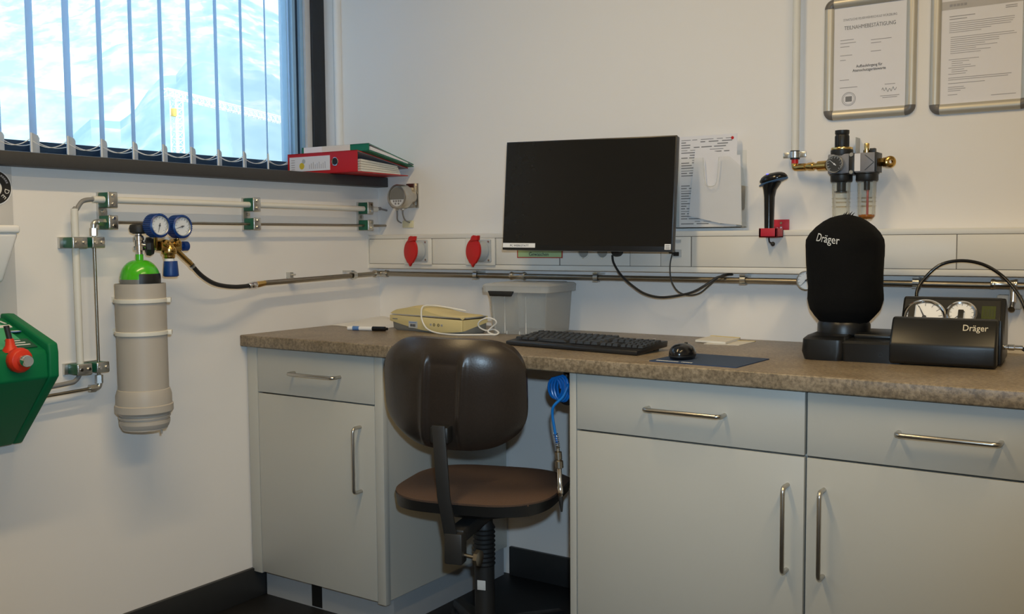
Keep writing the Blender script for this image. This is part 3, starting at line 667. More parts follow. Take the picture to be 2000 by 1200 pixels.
# ------------------------------------------------------------------ lever-arch binders on the sill
def binder(root, o, e, dp, hs_, hb, L, depth, cover, inner, z_slope, name_cover='front_cover'):
    """o: right end of the spine bottom, e: direction along the spine (to the left end), dp: direction spine->opening,
    hs_/hb: thickness at spine / at opening, z_slope: drop of the underside towards the opening"""
    o, e, dp = V(o), V(e), V(dp); th = .0028; dn = Z*-z_slope
    b0, b1 = o, o+dp*depth+dn
    t0, t1 = o+Z*hs_, o+dp*depth+dn+Z*hb
    MB().prism([b0, b1, b1+Z*th, b0+Z*th], e*L).build('back_cover', cover, root)
    MB().prism([t0, t1, t1-Z*th, t0-Z*th], e*L).build(name_cover, cover, root)
    MB().prism([b0, t0, t0+dp*th, b0+dp*th], e*L).build('spine', cover, root)
    MB().prism([t0-Z*th*1.02+dp*.003, t1-Z*th*1.02-dp*.003, t1-Z*th*1.6-dp*.003, t0-Z*th*1.6+dp*.003], e*(L-.001)+e*-.0).build('cover_lining', inner, root)
    return b0, t0, b1, t1
ox = at(698, 339, 'y', -.29)
t = thing('ring_binder', 'red lever-arch binder with a white spine label lying on the sill', 'binder', (ox.x-.16, -.15, 1.391))
e_ = V((-1, .012, 0)).normalized(); dp_ = V((-.012, -1, 0)).normalized()*-1; dp_ = V((-.045, 1, 0)).normalized(); e_ = V((-1, -.045, 0)).normalized()
oz = V((ox.x, -.290, 1.3905))
binder(t, oz, e_, dp_, .074, .030, .318, .280, 'red', 'binder_inner', 0)
for k in range(5):
    z0 = .004+.0085*k; MB().prism([oz+dp_*.02+Z*z0, oz+dp_*(.235-.004*k)+Z*z0*.72, oz+dp_*(.235-.004*k)+Z*(z0*.72+.0052), oz+dp_*.02+Z*(z0+.0072)], e_*(.300-.003*(k % 2))+e_*.0).build('page_block', 'paper_warm', t)
sp0 = oz-dp_*.0006
def onspine(a, z): return sp0+e_*a+Z*z
MB().prism([onspine(.308, .012), onspine(.120, .012), onspine(.120, .062), onspine(.308, .062)], -dp_*.0008).build('spine_label', 'paper', t)
b = MB()
for k in range(5): b.prism([onspine(.300, .018+.008*k), onspine(.283, .018+.008*k), onspine(.283, .020+.008*k), onspine(.300, .020+.008*k)], -dp_*.0012)
for k in range(9): b.prism([onspine(.215-.009*k, .019), onspine(.213-.009*k, .019), onspine(.213-.009*k, .034+.004*(k % 3)), onspine(.215-.009*k, .034+.004*(k % 3))], -dp_*.0012)
b.build('label_print', 'ink_soft', t)
MB().lathe(onspine(.250, .030)+dp_*.0002, -dp_, [(.0115, 0), (.0115, .0012)], 20).build('label_emblem', 'note_yellow', t)
MB().lathe(onspine(.241, .046)+dp_*.0002, -dp_, [(.008, 0), (.008, .0012)], 20).build('label_emblem', 'grey_plate', t)
MB().lathe(onspine(.098, .039)+dp_*.001, -dp_, [(.0135, 0), (.0150, .0015), (.0135, .0025), (.0115, .0015)], 28, False).build('finger_ring', 'chrome', t)
MB().lathe(onspine(.098, .039)+dp_*.001, -dp_, [(.0120, 0), (.0120, .0014)], 28).build('finger_hole', 'black', t)
t = thing('ring_binder', 'green binder with pale spine label resting on top of the red one', 'binder', (ox.x-.14, -.13, 1.42))
o2 = at(721, 297, 'y', -.262); e2 = V((-1, -.055, 0)).normalized(); d2 = V((-.055, 1, 0)).normalized()
o2 = V((o2.x, -.264, 1.4612)); dpt = .252
binder(t, o2, e2, d2, .026, .010, .300, dpt, 'binder_green', 'binder_inner', .0393)
MB().prism([o2+d2*.01+Z*.004, o2+d2*.22-Z*.030, o2+d2*.22-Z*.024, o2+d2*.01+Z*.016], e2*.292).build('page_block', 'paper', t)
MB().prism([o2+e2*.080+Z*.001-d2*.0006, o2+e2*.205+Z*.001-d2*.0006, o2+e2*.205+Z*.0255-d2*.0006, o2+e2*.080+Z*.0255-d2*.0006], -d2*.0012).build('spine_label', 'paper_warm', t)
MB().prism([o2+e2*.206+Z*.001-d2*.0006, o2+e2*.290+Z*.001-d2*.0006, o2+e2*.290+Z*.0255-d2*.0006, o2+e2*.206+Z*.0255-d2*.0006], -d2*.0012).build('spine_label', 'white', t)

# ------------------------------------------------------------------ digital pressure transmitter in the corner
fc = at(774, 384, 'y', -.095); pz = at(812, 383, 'y', 0)
t = thing('digital_gauge', 'round steel digital gauge with grey display bracketed to the back wall', 'gauge', (pz.x, 0, pz.z))
xr = at(817, 383, 'y', -.004).x; xl = at(808, 383, 'y', -.055).x
b = MB(); b.box((fc.x-.03, -.006, pz.z-.043), (xr, 0, pz.z+.045)); b.box((xr-.012, -.016, pz.z-.043), (xr-.009, -.004, pz.z+.045)); b.build('bracket', 'steel', t, .001)
MB().lathe((fc.x, -.012, fc.z), -Y, [(.026, 0), (.030, .012), (.030, .042)], 28).build('housing', 'steel', t)
MB().box((fc.x-.022, -.055, fc.z-.026), (fc.x+.014, -.004, fc.z+.034)).build('bracket_arm', 'steel', t, .003)
MB().lathe((fc.x, -.050, fc.z), -Y, [(.039, 0), (.043, .004), (.043, .040), (.040, .045), (.0355, .045), (.0345, .040)], 36, False).build('bezel', 'steel', t)
MB().lathe((fc.x, -.060, fc.z), -Y, [(.036, 0), (.036, .030)], 36).build('keypad', 'alu_white', t)
pts = [(math.cos(a)*.033, math.sin(a)*.033) for a in [R(-18+216*i/24) for i in range(25)]]
MB().prism([V((fc.x+a, -.0902, fc.z+c)) for a, c in pts], -Y*.0012).build('display', 'cyl_grey', t)
for kx, kz in ((-.016, -.016), (-.005, -.016), (.006, -.016), (.016, -.016), (-.008, -.025), (.006, -.025)):
    MB().lathe((fc.x+kx, -.0900, fc.z+kz), -Y, [(.0035, 0), (.0035, .0014)], 12).build('key_button', 'ink_mid', t)
for sz in (-.032, .034): MB().lathe((xr-.012, -.005, pz.z+sz), -Y, [(.004, 0), (.004, .003)], 10).build('screw', 'chrome', t)
for pa, pb_, px_ in ((776, 783, 778), (787, 801, 788)):
    a = at(pa, 409, 'y', -.062); z_ = fc.z-.040; a = V((a.x, -.062, z_)); w_ = at(pb_, 436, 'y', 0)
    MB().lathe(a-Z*.008, Z, [(.004, 0), (.006, .002), (.006, .007), (.004, .010)], 10).build('gland', 'chrome', t)
    MB().tube(spline([a, a-Z*.022, V((.4*a.x+.6*w_.x, -.035, w_.z+.010)), w_+Y*.004], 6), .0026, 8).build('signal_cable', 'hose_grey', t)
q = at(800, 438, 'y', -.001); fm_ = MB().cbox((q.x-.006, -.0025, q.z), (.05, .006, .026)).build('foam_seal', 'foam', None, .002, loc=(q.x, 0, q.z)); tag(fm_, 'yellowish sealing foam patch where two cables enter the back wall', 'sealant')

# ------------------------------------------------------------------ monitor
mc = V((1.016, -.2274, 1.2893)); a_, t_, r_ = .127, .0823, -.013
mx_ = V((math.cos(a_), math.sin(a_), 0)); mn = V((-math.sin(a_), math.cos(a_), 0)); my_ = Z*math.cos(t_)+mn*math.sin(t_)
mx_, my_ = mx_*math.cos(r_)+my_*math.sin(r_), my_*math.cos(r_)-mx_*math.sin(r_); mz_ = mx_.cross(my_)   # mz_ points to the viewer
MTm = M((mx_, my_, mz_)).transposed().to_4x4(); MTm.translation = mc
t = thing('monitor', 'switched-off black flat monitor mounted on the back wall', 'monitor', MTm)
MB(MTm).box((-.27, -.165, -.030), (.27, .165, -.004)).build('housing', 'bezel', t, .004)
MB(MTm).box((-.27, -.165, -.008), (.27, .165, 0)).build('bezel', 'bezel', t, .0015)
MB(MTm).box((-.2665, -.1505, -.002), (.2665, .1615, .0006)).build('screen', 'screen', t)
MB(MTm).box((-.12, -.09, -.060), (.12, .09, -.028)).build('back_hump', 'bezel', t, .01)
s_ = MB(MTm).box((-.268, -.158, .0005), (-.159, -.1445, .0014)).build('name_sticker', 'white', t)
text('PC WERKSTATT', .0088, MTm @ V((-.212, -.1548, .0015)), mx_, my_, 'ink', 'lettering', s_)
s_ = MB(MTm).box((.2475, -.1595, .0005), (.2655, -.1435, .0014)).build('inventory_sticker', 'white', t)
b = MB(MTm)
for k in range(3): b.box((.250, -.1575+.0045*k, .0014), (.263, -.1555+.0045*k, .0018))
b.build('print_lines', 'ink_mid', s_)
b = MB(); b.cyl(MTm @ V((0, 0, -.058)), V((1.02, -.07, 1.29)), .018); b.cyl((1.02, -.08, 1.29), (1.02, 0, 1.29), .022); b.build('wall_arm', 'black', t)
MB().box((.96, -.012, 1.23), (1.08, 0, 1.35)).build('wall_plate', 'black', t, .003)

pc = [at(*q, 'y', yy) for *q, yy in ((1196, 499, -.078), (1199, 515, -.085), (1215, 540, -.100), (1240, 562, -.105), (1262, 575, -.105), (1290, 581, -.105), (1322, 578, -.10), (1352, 571, -.098), (1378, 557, -.092), (1398, 543.5, -.078))]
ke = at(1411, 536, 'y', -.064); pc += [V((ke.x, -.064, 1.0485)), V((ke.x+.008, -.045, 1.0527)), V((ke.x+.012, -.018, 1.0525))]
t = thing('power_cable', 'thick black cable looping down from the plug under the monitor', 'cable', pc[0])
MB().tube(spline(pc, 5), .0036, 8).build('cord', 'rubber', t)
pp = at(1207, 494, 'y', -.062); MB().lathe((pp.x, -.060, pp.z+.006), -Y, [(.018, 0), (.018, .014), (.014, .022)], 20).build('plug', 'rubber', t)
pc = [at(*q, 'y', yy) for *q, yy in ((1316, 492, -.066), (1313, 497, -.078), (1309, 515, -.085), (1309, 535, -.088), (1313, 553, -.09), (1325, 570, -.09), (1345, 577, -.082), (1366, 573, -.076), (1384, 559, -.068), (1396, 548, -.062))]
pc += [V((ke.x-.009, -.059, 1.0475)), V((ke.x-.005, -.045, 1.0520)), V((ke.x-.002, -.018, 1.0520))]
t = thing('network_cable', 'thin black cable curving down from the data port', 'cable', pc[0])
MB().tube(spline(pc, 5), .0022, 8).build('cord', 'rubber', t)
MB().cbox(pc[0]+V((-.002, -.008, .001)), (.012, .024, .012)).build('connector', 'rubber', t, .002)

# ------------------------------------------------------------------ acrylic document holder with sheets
a0, a1 = at(1318, 448, 'y', -.012), at(1462, 446, 'y', -.012)
t = thing('document_holder', 'clear acrylic document holder on the wall beside the monitor', 'holder', (a0.x+.1, 0, a0.z))
xA, xB, z0 = a0.x-.02, a1.x, a0.z+.002
MB().box((xA, -.003, z0), (xB-.012, -.0005, z0+.225)).build('back_plate', 'acrylic', t)
MB().box((xA, -.052, z0), (xB-.006, -.003, z0+.0028)).build('base_ledge', 'acrylic', t)
fp = [(0, 0), (xB-xA-.006, 0), (xB-xA-.006, .050), (xB-xA+.002, .052), (xB-xA+.004, .115), (xB-xA-.004, .170), (xB-xA-.045, .205), (xB-xA-.075, .205), (xB-xA-.082, .135), (xB-xA-.092, .122), (xB-xA-.108, .122), (xB-xA-.118, .135), (xB-xA-.124, .205), (.03, .205), (0, .12)]
MB().prism([V((xA+a, -.052, z0+c)) for a, c in fp], V((0, .0022, 0))).build('front_plate', 'acrylic', t)
for xx in (xA, xB-.0085): MB().box((xx, -.050, z0), (xx+.0022, -.003, z0+.12)).build('side_plate', 'acrylic', t)
cut = [V((xA+a, -.0535, z0+c)) for a, c in fp[7:13]]
MB().tube(spline(cut, 5), .0012, 6).build('polished_edge', 'acrylic_edge', t)
sh = at(1330, 268, 'y', -.030)
t = thing('printed_sheet', 'sheet of small print standing in the clear acrylic holder', 'paper', (xA+.1, -.03, z0+.003))
x0, x1, zlo, zhi = sh.x-.004, at(1440, 266, 'y', -.030).x, z0+.0032, sh.z
MB().box((x0, -.0312, zlo), (x1, -.0300, zhi)).build('sheet', 'paper', t)
b = MB()
for k in range(34):
    z = zhi-.012-.0075*k
    x = x0+.006
    while x < x1-.02:
        w_ = random.uniform(.012, .045); w_ = min(w_, x1-.012-x)
        if random.random() > .18: b.box((x, -.0316, z), (x+w_, -.0311, z+(.0028 if k % 4 else .0016)))
        x += w_+random.uniform(.004, .012)
b.build('print_lines', 'ink_mid', t)
MB().lathe((x1-.014, -.0312, zhi-.012), -Y, [(.0045, 0), (.0045, .0006)], 14).build('red_emblem', 'red', t)
pts = [at(1358, 290, 'y', -.040), at(1446, 303, 'y', -.040), at(1455, 440, 'y', -.040), at(1405, 436, 'y', -.040), at(1345, 422, 'y', -.040)]
pts = [V((min(p.x, xB-.0095), p.y, p.z)) for p in pts]
ps = MB().prism(pts, V((0, .0010, 0))).build('blank_sheet', 'paper', None, loc=pts[3]); tag(ps, 'blank folded sheet standing crooked in front of the printed one', 'paper')

# ------------------------------------------------------------------ bar-code scanner in its red holder
hb = at(1502, 455, 'y', -.100)
t = thing('scanner_holder', 'small red plastic bracket screwed above the trunking', 'bracket', (hb.x, -.06, hb.z-.012))
zA, zB = at(1502, 464, 'y', -.115).z, at(1502, 446, 'y', -.115).z
xL, xR = at(1482, 455, 'y', -.115).x, at(1517, 455, 'y', -.115).x
b = MB(); b.box((xL, -.115, zA), (xR, -.108, zB)); b.box((xL, -.115, zA), (xL+.006, -.06, zB)); b.box((xR-.006, -.115, zA), (xR, -.06, zB)); b.box((xR-.040, -.066, 1.1802), (xR-.030, -.001, 1.190)); b.box((xR-.040, -.066, zB-.004), (xR-.030, -.0602, 1.190)); b.box((xL, -.066, zA), (xR, -.060, zB)); b.box((xL, -.115, zA), (xR, -.06, zA+.004)); b.build('cup', 'red_holder', t, .001)
xP = at(1541, 440, 'y', -.004).x; MB().box((at(1508, 440, 'y', -.004).x, -.006, max(1.1802, at(1530, 450, 'y', -.004).z)), (xP, 0, at(1530, 429, 'y', -.004).z)).build('screw_plate', 'red_holder', t, .001)
for px, py in ((1526, 436), (1526, 444)):
    q = at(px, py, 'y', -.006); MB().lathe(q, -Y, [(.0042, 0), (.0035, .003)], 12).build('screw', 'chrome', t)
sc_ = thing('barcode_scanner', 'black hand-held barcode scanner with blue band standing in the red bracket', 'scanner', (hb.x, -.088, zA+.004))
yS = -.088; h0 = at(1502, 462, 'y', yS); h1 = at(1503, 378, 'y', yS); h2 = at(1507, 357, 'y', yS)
rings = []
for p, ra, rb in ((V((h0.x, yS, zA+.004)), .0125, .014), (V((h0.x, yS, zB+.010)), .0130, .0145), (V((h1.x, yS, h1.z-.01)), .0145, .017), (V((h1.x+.001, yS, h1.z+.010)), .018, .020), (V((h2.x, yS, h2.z)), .027, .025)):
    rings.append([p+V((ra*math.cos(u), rb*math.sin(u), 0)) for u in [2*math.pi*k/24 for k in range(24)]])
MB().loft(rings).build('grip', 'black_gloss', sc_)
hc = at(1508, 353.5, 'y', yS); rings = []
for k in range(11):
    s = -1+2*k/10; xx = hc.x+.004+.038*s; rr = max(.05, (1-abs(s)**2.6))**.5; up = .004+.006*s
    rings.append([V((xx, yS+.026*rr*math.cos(u), hc.z+up+(.019 if math.sin(u) > 0 else .013)*rr*math.sin(u))) for u in [2*math.pi*j/20 for j in range(20)]])
MB().loft(rings).build('head', 'black_gloss', sc_)
rings = []
for k in range(11):
    s = -1+2*k/10; xx = hc.x+.004+.0392*s; rr = max(.05, (1-abs(s)**2.6))**.5; zc0 = hc.z-.003+.010*s
    rings.append([V((xx, yS+.0272*rr*math.cos(u), zc0+.0045*rr**.4*math.sin(u))) for u in [2*math.pi*j/20 for j in range(20)]])
MB().loft(rings).build('blue_band', 'scanner_blue', sc_)
q = at(1499, 340, 'y', yS-.006); MB().sphere(V((hc.x-.009, yS-.012, hc.z+.0185)), (.004, .003, .0016), 10, 6).build('status_light', 'led', sc_)
a = V((h0.x, yS, zA+.006)); MB().tube(spline([a, a-Z*.012, a+V((.004, -.006, -.019)), a+V((.012, -.012, -.022))], 5), .0022, 7).build('cord_stub', 'rubber', sc_)
MB().sphere(a+V((.016, -.014, -.024)), .0062, 10, 8).build('cord_plug', 'rubber', sc_)

# ------------------------------------------------------------------ certificates in snap frames
def snap_frame(x, z, w, h, label):
    t = thing('certificate_frame', label, 'frame', (x+w/2, 0, z), 'aluminium snap frames on the back wall')
    p = .026; yb, yf = 0, -.014
    def rail(a0, a1, c, s):      # profile along a0->a1, s direction to the inside
        a0, a1, s = V(a0), V(a1), V(s); prof_ = [(0, 0), (0, .006), (.005, .012), (.013, .014), (.021, .0115), (p, .006), (p, 0)]
        MB().prism([a0+s*u-Y*v for u, v in prof_], a1-a0).build('frame_rail', 'frame_alu', t)
    rail((x+p, 0, z), (x+w-p, 0, z), 0, Z); rail((x+p, 0, z+h), (x+w-p, 0, z+h), 0, -Z)
    rail((x, 0, z+p), (x, 0, z+h-p), 0, X); rail((x+w, 0, z+p), (x+w, 0, z+h-p), 0, -X)
    for sx, sz in ((0, 0), (1, 0), (0, 1), (1, 1)):
        cx, cz = x+p+(w-2*p)*sx, z+p+(h-2*p)*sz; dx, dz = (1 if sx else -1), (1 if sz else -1)
        arc = [V((cx, 0, cz))]+[V((cx+dx*p*math.cos(u), 0, cz+dz*p*math.sin(u))) for u in [R(90*k/8) for k in range(9)]]
        b = MB(); m = V((cx, 0, cz))
        rows = [[m+(q-m)*f-Y*hh for q in arc[1:]] for f, hh in ((.0, .008), (.2, .0125), (.5, .0150), (.8, .0125), (1, .006), (1, 0))]
        b.grid(rows); b.build('corner_cap', 'corner_grey', t)
    MB().box((x+.01, -.0040, z+.01), (x+w-.01, -.0005, z+h-.01)).build('sheet', 'paper', t)
    return t, x+p, z+p, w-2*p, h-2*p
mat('frame_alu', (.56, .53, .46), .42, .55, nz=.04)
mat('banner_grey', (.47, .45, .44), .75)
mat('corner_grey', (.14, .13, .12), .4)
fx0, fz0 = 1.6430, 1.4795
t, px0, pz0, pw, ph = snap_frame(fx0, fz0, .240, .327, 'framed certificate headed TEILNAHMEBESTÄTIGUNG hanging above the air filter unit')
PYT = -.0042
def line(b, u0, u1, v, hh=.0016): b.box((px0+pw*u0, PYT-.0002, pz0+ph*v), (px0+pw*u1, PYT+.0006, pz0+ph*v+hh))
text('STAATLICHE FEUERWEHRSCHULE WÜRZBURG', .0085, (px0+pw*.5, PYT, pz0+ph*.868), X, Z, 'ink_soft', 'heading', t, wide=.78)
text('TEILNAHMEBESTÄTIGUNG', .0145, (px0+pw*.5, PYT, pz0+ph*.782), X, Z, 'ink_mid', 'title', t, wide=.78)
text('Aufbaulehrgang für', .0105, (px0+pw*.5, PYT, pz0+ph*.405), X, Z, 'ink', 'course_line', t, wide=.85)
text('Atemschutzgerätewarte', .0105, (px0+pw*.5, PYT, pz0+ph*.365), X, Z, 'ink', 'course_line', t, wide=.85)
b = MB()
for u0, u1, v in ((.09, .28, .68), (.09, .31, .65), (.09, .22, .615), (.52, .80, .655), (.52, .66, .625), (.52, .66, .545), (.09, .26, .53), (.09, .17, .485), (.09, .22, .29), (.09, .34, .215), (.72, .86, .215), (.66, .92, .105), (.69, .89, .088)): line(b, u0, u1, v)
b.build('small_print', 'ink_soft', t)
sg = [V((px0+pw*(.68+.20*k/14), PYT-.0003, pz0+ph*(.165+.018*math.sin(k*1.9)+.006*math.sin(k*.7)))) for k in range(15)]
MB().tube(spline(sg, 3), .0005, 4).build('signature', 'ink_mid', t)
c = V((px0+pw*.22, PYT+.0004, pz0+ph*.105))
b = MB(); b.lathe(c, -Y, [(.0185, 0), (.0185, .0009), (.0172, .0009), (.0172, 0)], 32, False); b.lathe(c, -Y, [(.0150, 0), (.0150, .0009), (.0142, .0009), (.0142, 0)], 32, False); b.build('seal_ring', 'ink_soft', t)
MB().cbox(c-Y*.0004, (.017, .0008, .014)).build('seal_emblem', 'ink_mid', t)
f2 = at(1815, 223, 'y', 0)
t, px0, pz0, pw, ph = snap_frame(f2.x, f2.z-.004, .240, .327, 'framed letter with a grey banner hanging beside the certificate')
MB().box((px0, PYT-.0001, pz0+ph*.868), (px0+pw, PYT+.0005, pz0+ph*.945)).build('banner', 'banner_grey', t)
b = MB()
for k in range(5): b.box((px0+pw*(.10+.045*k), PYT-.0006, pz0+ph*.895), (px0+pw*(.135+.045*k), PYT-.0001, pz0+ph*.895+.006))
for u0, u1, v in ((.10, .42, .80), (.10, .32, .775), (.79, .93, .842), (.79, .93, .825)): line(b, u0, u1, v, .0018)
for k in range(6): line(b, .10, (.90, .90, .88, .86, .62, .50)[k], .745-.018*k, .0012)
for k in range(9): line(b, .12, (.90, .93, .72, .72, .55, .70, .44, .62, .50)[k], .61-.0185*k, .0012)
for k in range(8): line(b, .10 if k in (0, 4, 7) else .14, (.48, .36, .28, .38, .44, .30, .34, .32)[k], .405-.019*k, .0012)
for u0, u1, v in ((.10, .88, .235), (.10, .84, .218), (.10, .56, .185), (.10, .30, .15), (.10, .32, .133), (.10, .26, .116), (.10, .22, .08), (.64, .94, .05)): line(b, u0, u1, v, .0014)
b.build('small_print', 'ink_soft', t)

# ------------------------------------------------------------------ vertical conduit and air filter unit
cx_ = at(1554, 200, 'y', -.028).x; cz_ = at(1553, 303, 'y', -.028).z
t = thing('wall_conduit', 'white vertical pipe coming down the wall to a brass elbow', 'conduit', (cx_, -.028, cz_))
MB().cyl((cx_, -.028, cz_-.006), (cx_, -.028, 2.74), .0105).build('pipe', 'cond_white', t)
b = MB(); b.lathe((cx_, -.028, cz_-.008), Z, [(.0150, 0), (.0150, .017)], 20, False); b.box((cx_-.032, -.033, cz_-.008), (cx_-.013, -.026, cz_+.007)); b.box((cx_+.013, -.033, cz_-.007), (cx_+.032, -.026, cz_+.008)); b.build('pipe_clip', 'zinc', t, .001)
MB().lathe((cx_, -.028, cz_-.012), Z, [(.0128, 0), (.0128, .024)], 20).build('rubber_ring', 'rubber', t)
MB().cyl((cx_, -.028, cz_-.024), (cx_, -.028, cz_-.008), .0095).build('red_sleeve', 'red', t)
uy = -.062; uz = at(1600, 324, 'y', uy).z
b = MB(); b.tube(spline([(cx_, -.028, cz_-.016), (cx_, -.029, uz+.006), (cx_+.005, -.032, uz-.001), (cx_+.020, -.038, uz)], 6), [.009]*19, 12)
a_e = V((cx_+.016, -.037, uz)); b_e = V((at(1617, 324, 'y', uy).x, uy, uz)); dd_ = (b_e-a_e); LL = dd_.length
b.lathe(a_e, dd_, [(.0105, 0), (.0105, LL*.22), (.0085, LL*.24), (.0115, LL*.34), (.0115, LL*.50), (.009, LL*.53), (.009, LL*.66), (.0135, LL*.68), (.0135, LL*.98), (.008, LL)], 12); b.build('brass_fitting', 'brass', t)
fr = thing('air_filter_unit', 'black and grey compressed-air filter unit with two clear bowls', 'filter', (at(1667, 420, 'y', uy).x, uy, 1.20))
ux1, ux2 = at(1644, 320, 'y', uy).x, at(1694, 320, 'y', uy).x
zz_ = lambda py, px=1644: at(px, py, 'y', uy).z
zt1, zb1 = zz_(302), zz_(340)
MB().box((ux1-.030, uy-.026, zb1), (ux1+.030, uy+.026, zt1)).build('regulator_body', 'body_grey', fr, .003)
MB().lathe((ux1, uy, zt1-.004), Z, [(.0275, 0), (.0290, .004), (.0290, .015), (.026, .018)], 28).build('neck', 'black', fr)
MB().lathe((ux1, uy, zt1+.012), Z, [(.0275, 0), (.0285, .003), (.0275, .006), (.019, .0085)], 28).build('lock_ring', 'gold_ring', fr)
zt2_ = zz_(255); b = MB(); hk = zt2_-zt1-.018; b.lathe((ux1, uy, zt1+.018), Z, [(.0165, 0), (.0175, .002), (.0180, hk*.68), (.0165, hk*.74), (.0185, hk*.82), (.0185, hk)], 24)
for k in range(16):
    a = 2*math.pi*k/16; b.cbox((ux1+.0178*math.cos(a), uy+.0178*math.sin(a), zt1+.018+hk*.36), (.0018, .0022, hk*.62), M.Rotation(a, 4, 'Z'))
b.build('adjusting_knob', 'black', fr)
b = MB(); b.lathe((ux1, uy, zb1-.022), Z, [(.0265, 0), (.0285, .003), (.0285, .018), (.031, .020), (.031, .0225)], 28); b.build('bowl_collar', 'black', fr)
zb_l = zz_(426)
for ux, nm in ((ux1, 'left'), (ux2, 'right')):
    MB().lathe((ux, uy, 0), Z, [(.0, zb_l-.010), (.012, zb_l-.009), (.0225, zb_l+.004), (.0245, zb1-.022), (.0225, zb1-.022), (.0205, zb_l+.006), (.0, zb_l-.006)], 28, False).build('bowl', 'clear_bowl', fr)
    for zz in (zb_l+.030, zb_l+.042, zb_l+.052): MB().lathe((ux, uy, zz), Z, [(.0246, 0), (.0250, .0006), (.0246, .0012)], 28, False).build('bowl_rib', 'clear_bowl', fr)
MB().lathe((ux1, uy, zb1-.022-.024), Z, [(.009, 0), (.012, .002), (.012, .026)], 16).build('filter_core', 'black', fr)
MB().lathe((ux1, uy, zb1-.022-.028), Z, [(.019, 0), (.019, .004)], 20).build('baffle', 'black', fr)
MB().box((ux2-.026, uy-.027, zb1), (ux2+.026, uy+.026, zt1)).build('lubricator_body', 'body_grey', fr, .003)
MB().box((ux2+.0255, uy-.028, zb1+.001), (ux2+.031, uy+.027, zt1)).build('end_plate', 'black', fr, .001)
MB().box((ux2-.026, uy-.0285, zb1+.004), (ux2-.011, uy-.0265, zt1-.002)).build('type_label', 'paper', fr)
q = V((ux2+.006, uy-.0275, (zt1+zb1)/2)); b = MB()
for s in (-1, 1): b.prism([q+V((.018, 0, 0)), q+V((.0165, 0, 0)), q+V((-.006, 0, s*.020)), q+V((-.0045, 0, s*.020))], -Y*.0008)
b.build('flow_arrow', 'black', fr)
MB().lathe((ux2, uy, zb1-.022), Z, [(.0265, 0), (.0285, .003), (.0285, .018), (.031, .020), (.031, .0225)], 28).build('bowl_collar', 'black', fr)
MB().lathe((ux2, uy, zb1-.045), Z, [(.008, 0), (.008, .024)], 14).build('drip_tube_base', 'black', fr)
MB().cyl((ux2+.002, uy, zb_l+.004), (ux2+.002, uy, zb1-.04), .0030, n=10).build('suction_tube', 'red_tube', fr)
MB().lathe((ux2, uy, zb_l-.004), Z, [(.014, 0), (.0200, .006), (.0205, .012)], 24).build('oil', 'oil', fr)
b = MB(); xm = (ux1+ux2)/2; b.box((xm-.007, uy-.030, zb1-.004), (xm+.007, uy+.02, zt1)); b.build('link_clamp', 'black', fr, .001)
for zz in (zt1-.004, zb1+.002): MB().lathe((xm, uy-.030, zz), -Y, [(.0055, 0), (.0050, .003)], 14).build('clamp_screw', 'zinc', fr)
MB().box((xm-.004, uy+.02, zt1-.01), (at(1678, 280, 'y', -.01).x, 0, zz_(268))).build('wall_bracket', 'grey_plate', fr, .001)
MB().lathe((ux2-.002, uy, zt1), Z, [(.0085, 0), (.0090, .008), (.0060, .009), (.0070, .024), (.006, .026)], 14).build('sight_dome', 'gold_ring', fr)
MB().cbox((ux2+.014, uy, zt1+.006), (.014, .016, .012)).build('filler_plug', 'black', fr, .001)
q = V((ux2+.031, uy, (zt1+zb1)/2)); MB().lathe(q, X, [(.012, 0), (.012, .010), (.0135, .011), (.0135, .020), (.009, .022)], 6).build('outlet_nut', 'brass', fr)
MB().lathe(q+V((.022, 0, 0)), V((.6, -.8, 0)), [(.0115, -.006), (.0150, 0), (.0150, .014), (.011, .017), (.005, .017), (.005, .010)], 20, False).build('outlet_fitting', 'brass', fr)
gg = at(1633, 321, 'y', uy-.030); MB().cyl((gg.x, uy-.02, gg.z), (gg.x, uy-.030, gg.z), .008).build('gauge_stem', 'black', fr)
gauge(fr, (gg.x, uy-.028, gg.z), V((-.12, -1, 0)), Z, .0235, .014, 'zinc', 140, 'black', True)

# ------------------------------------------------------------------ things on the worktop
# crumpled white cloth in the corner
rows = []
for i in range(15):
    u = i/14; row = []
    for j in range(15):
        v = j/14; ed = (min(u, 1-u)*min(v, 1-v)*4)**.45 if 0 < u < 1 and 0 < v < 1 else 0
        x = .004+.235*u+.02*math.sin(v*5); y = -.285+.27*v+.02*math.sin(u*4+1)-.03*u*(1-v)
        row.append(V((max(.003, x), min(-.004, y), ZC+.0008+ed*(.016+.012*noise.noise(V((u*4, v*4, 3)))+.012*v))))
    rows.append(row)
b = MB(); b.grid(rows); o = b.build('white_cloth', 'white', None, loc=(.12, -.14, ZC), ang=80); tag(o, 'crumpled white cloth lying in the corner of the worktop', 'cloth')
# marker pen
a, e = at(679, 641, 'z', ZC+.0075), at(757, 643, 'z', ZC+.0075); d_ = (e-a).normalized(); L_ = (e-a).length
t = thing('marker_pen', 'white marker pen with a black cap beside the cream device', 'pen', (a+e)/2-Z*.0075)
MB().lathe(a, d_, [(.005, 0), (.0072, .002), (.0072, L_*.64)], 16).build('barrel', 'white', t)
MB().lathe(a, d_, [(.0076, L_*.63), (.0076, L_*.94), (.005, L_*.95), (.0045, L_*1.0)], 16).build('cap', 'black_gloss', t)
MB().lathe(a, d_, [(.0073, L_*.14), (.0073, L_*.30)], 16).build('blue_print', 'sticker_blue', t)

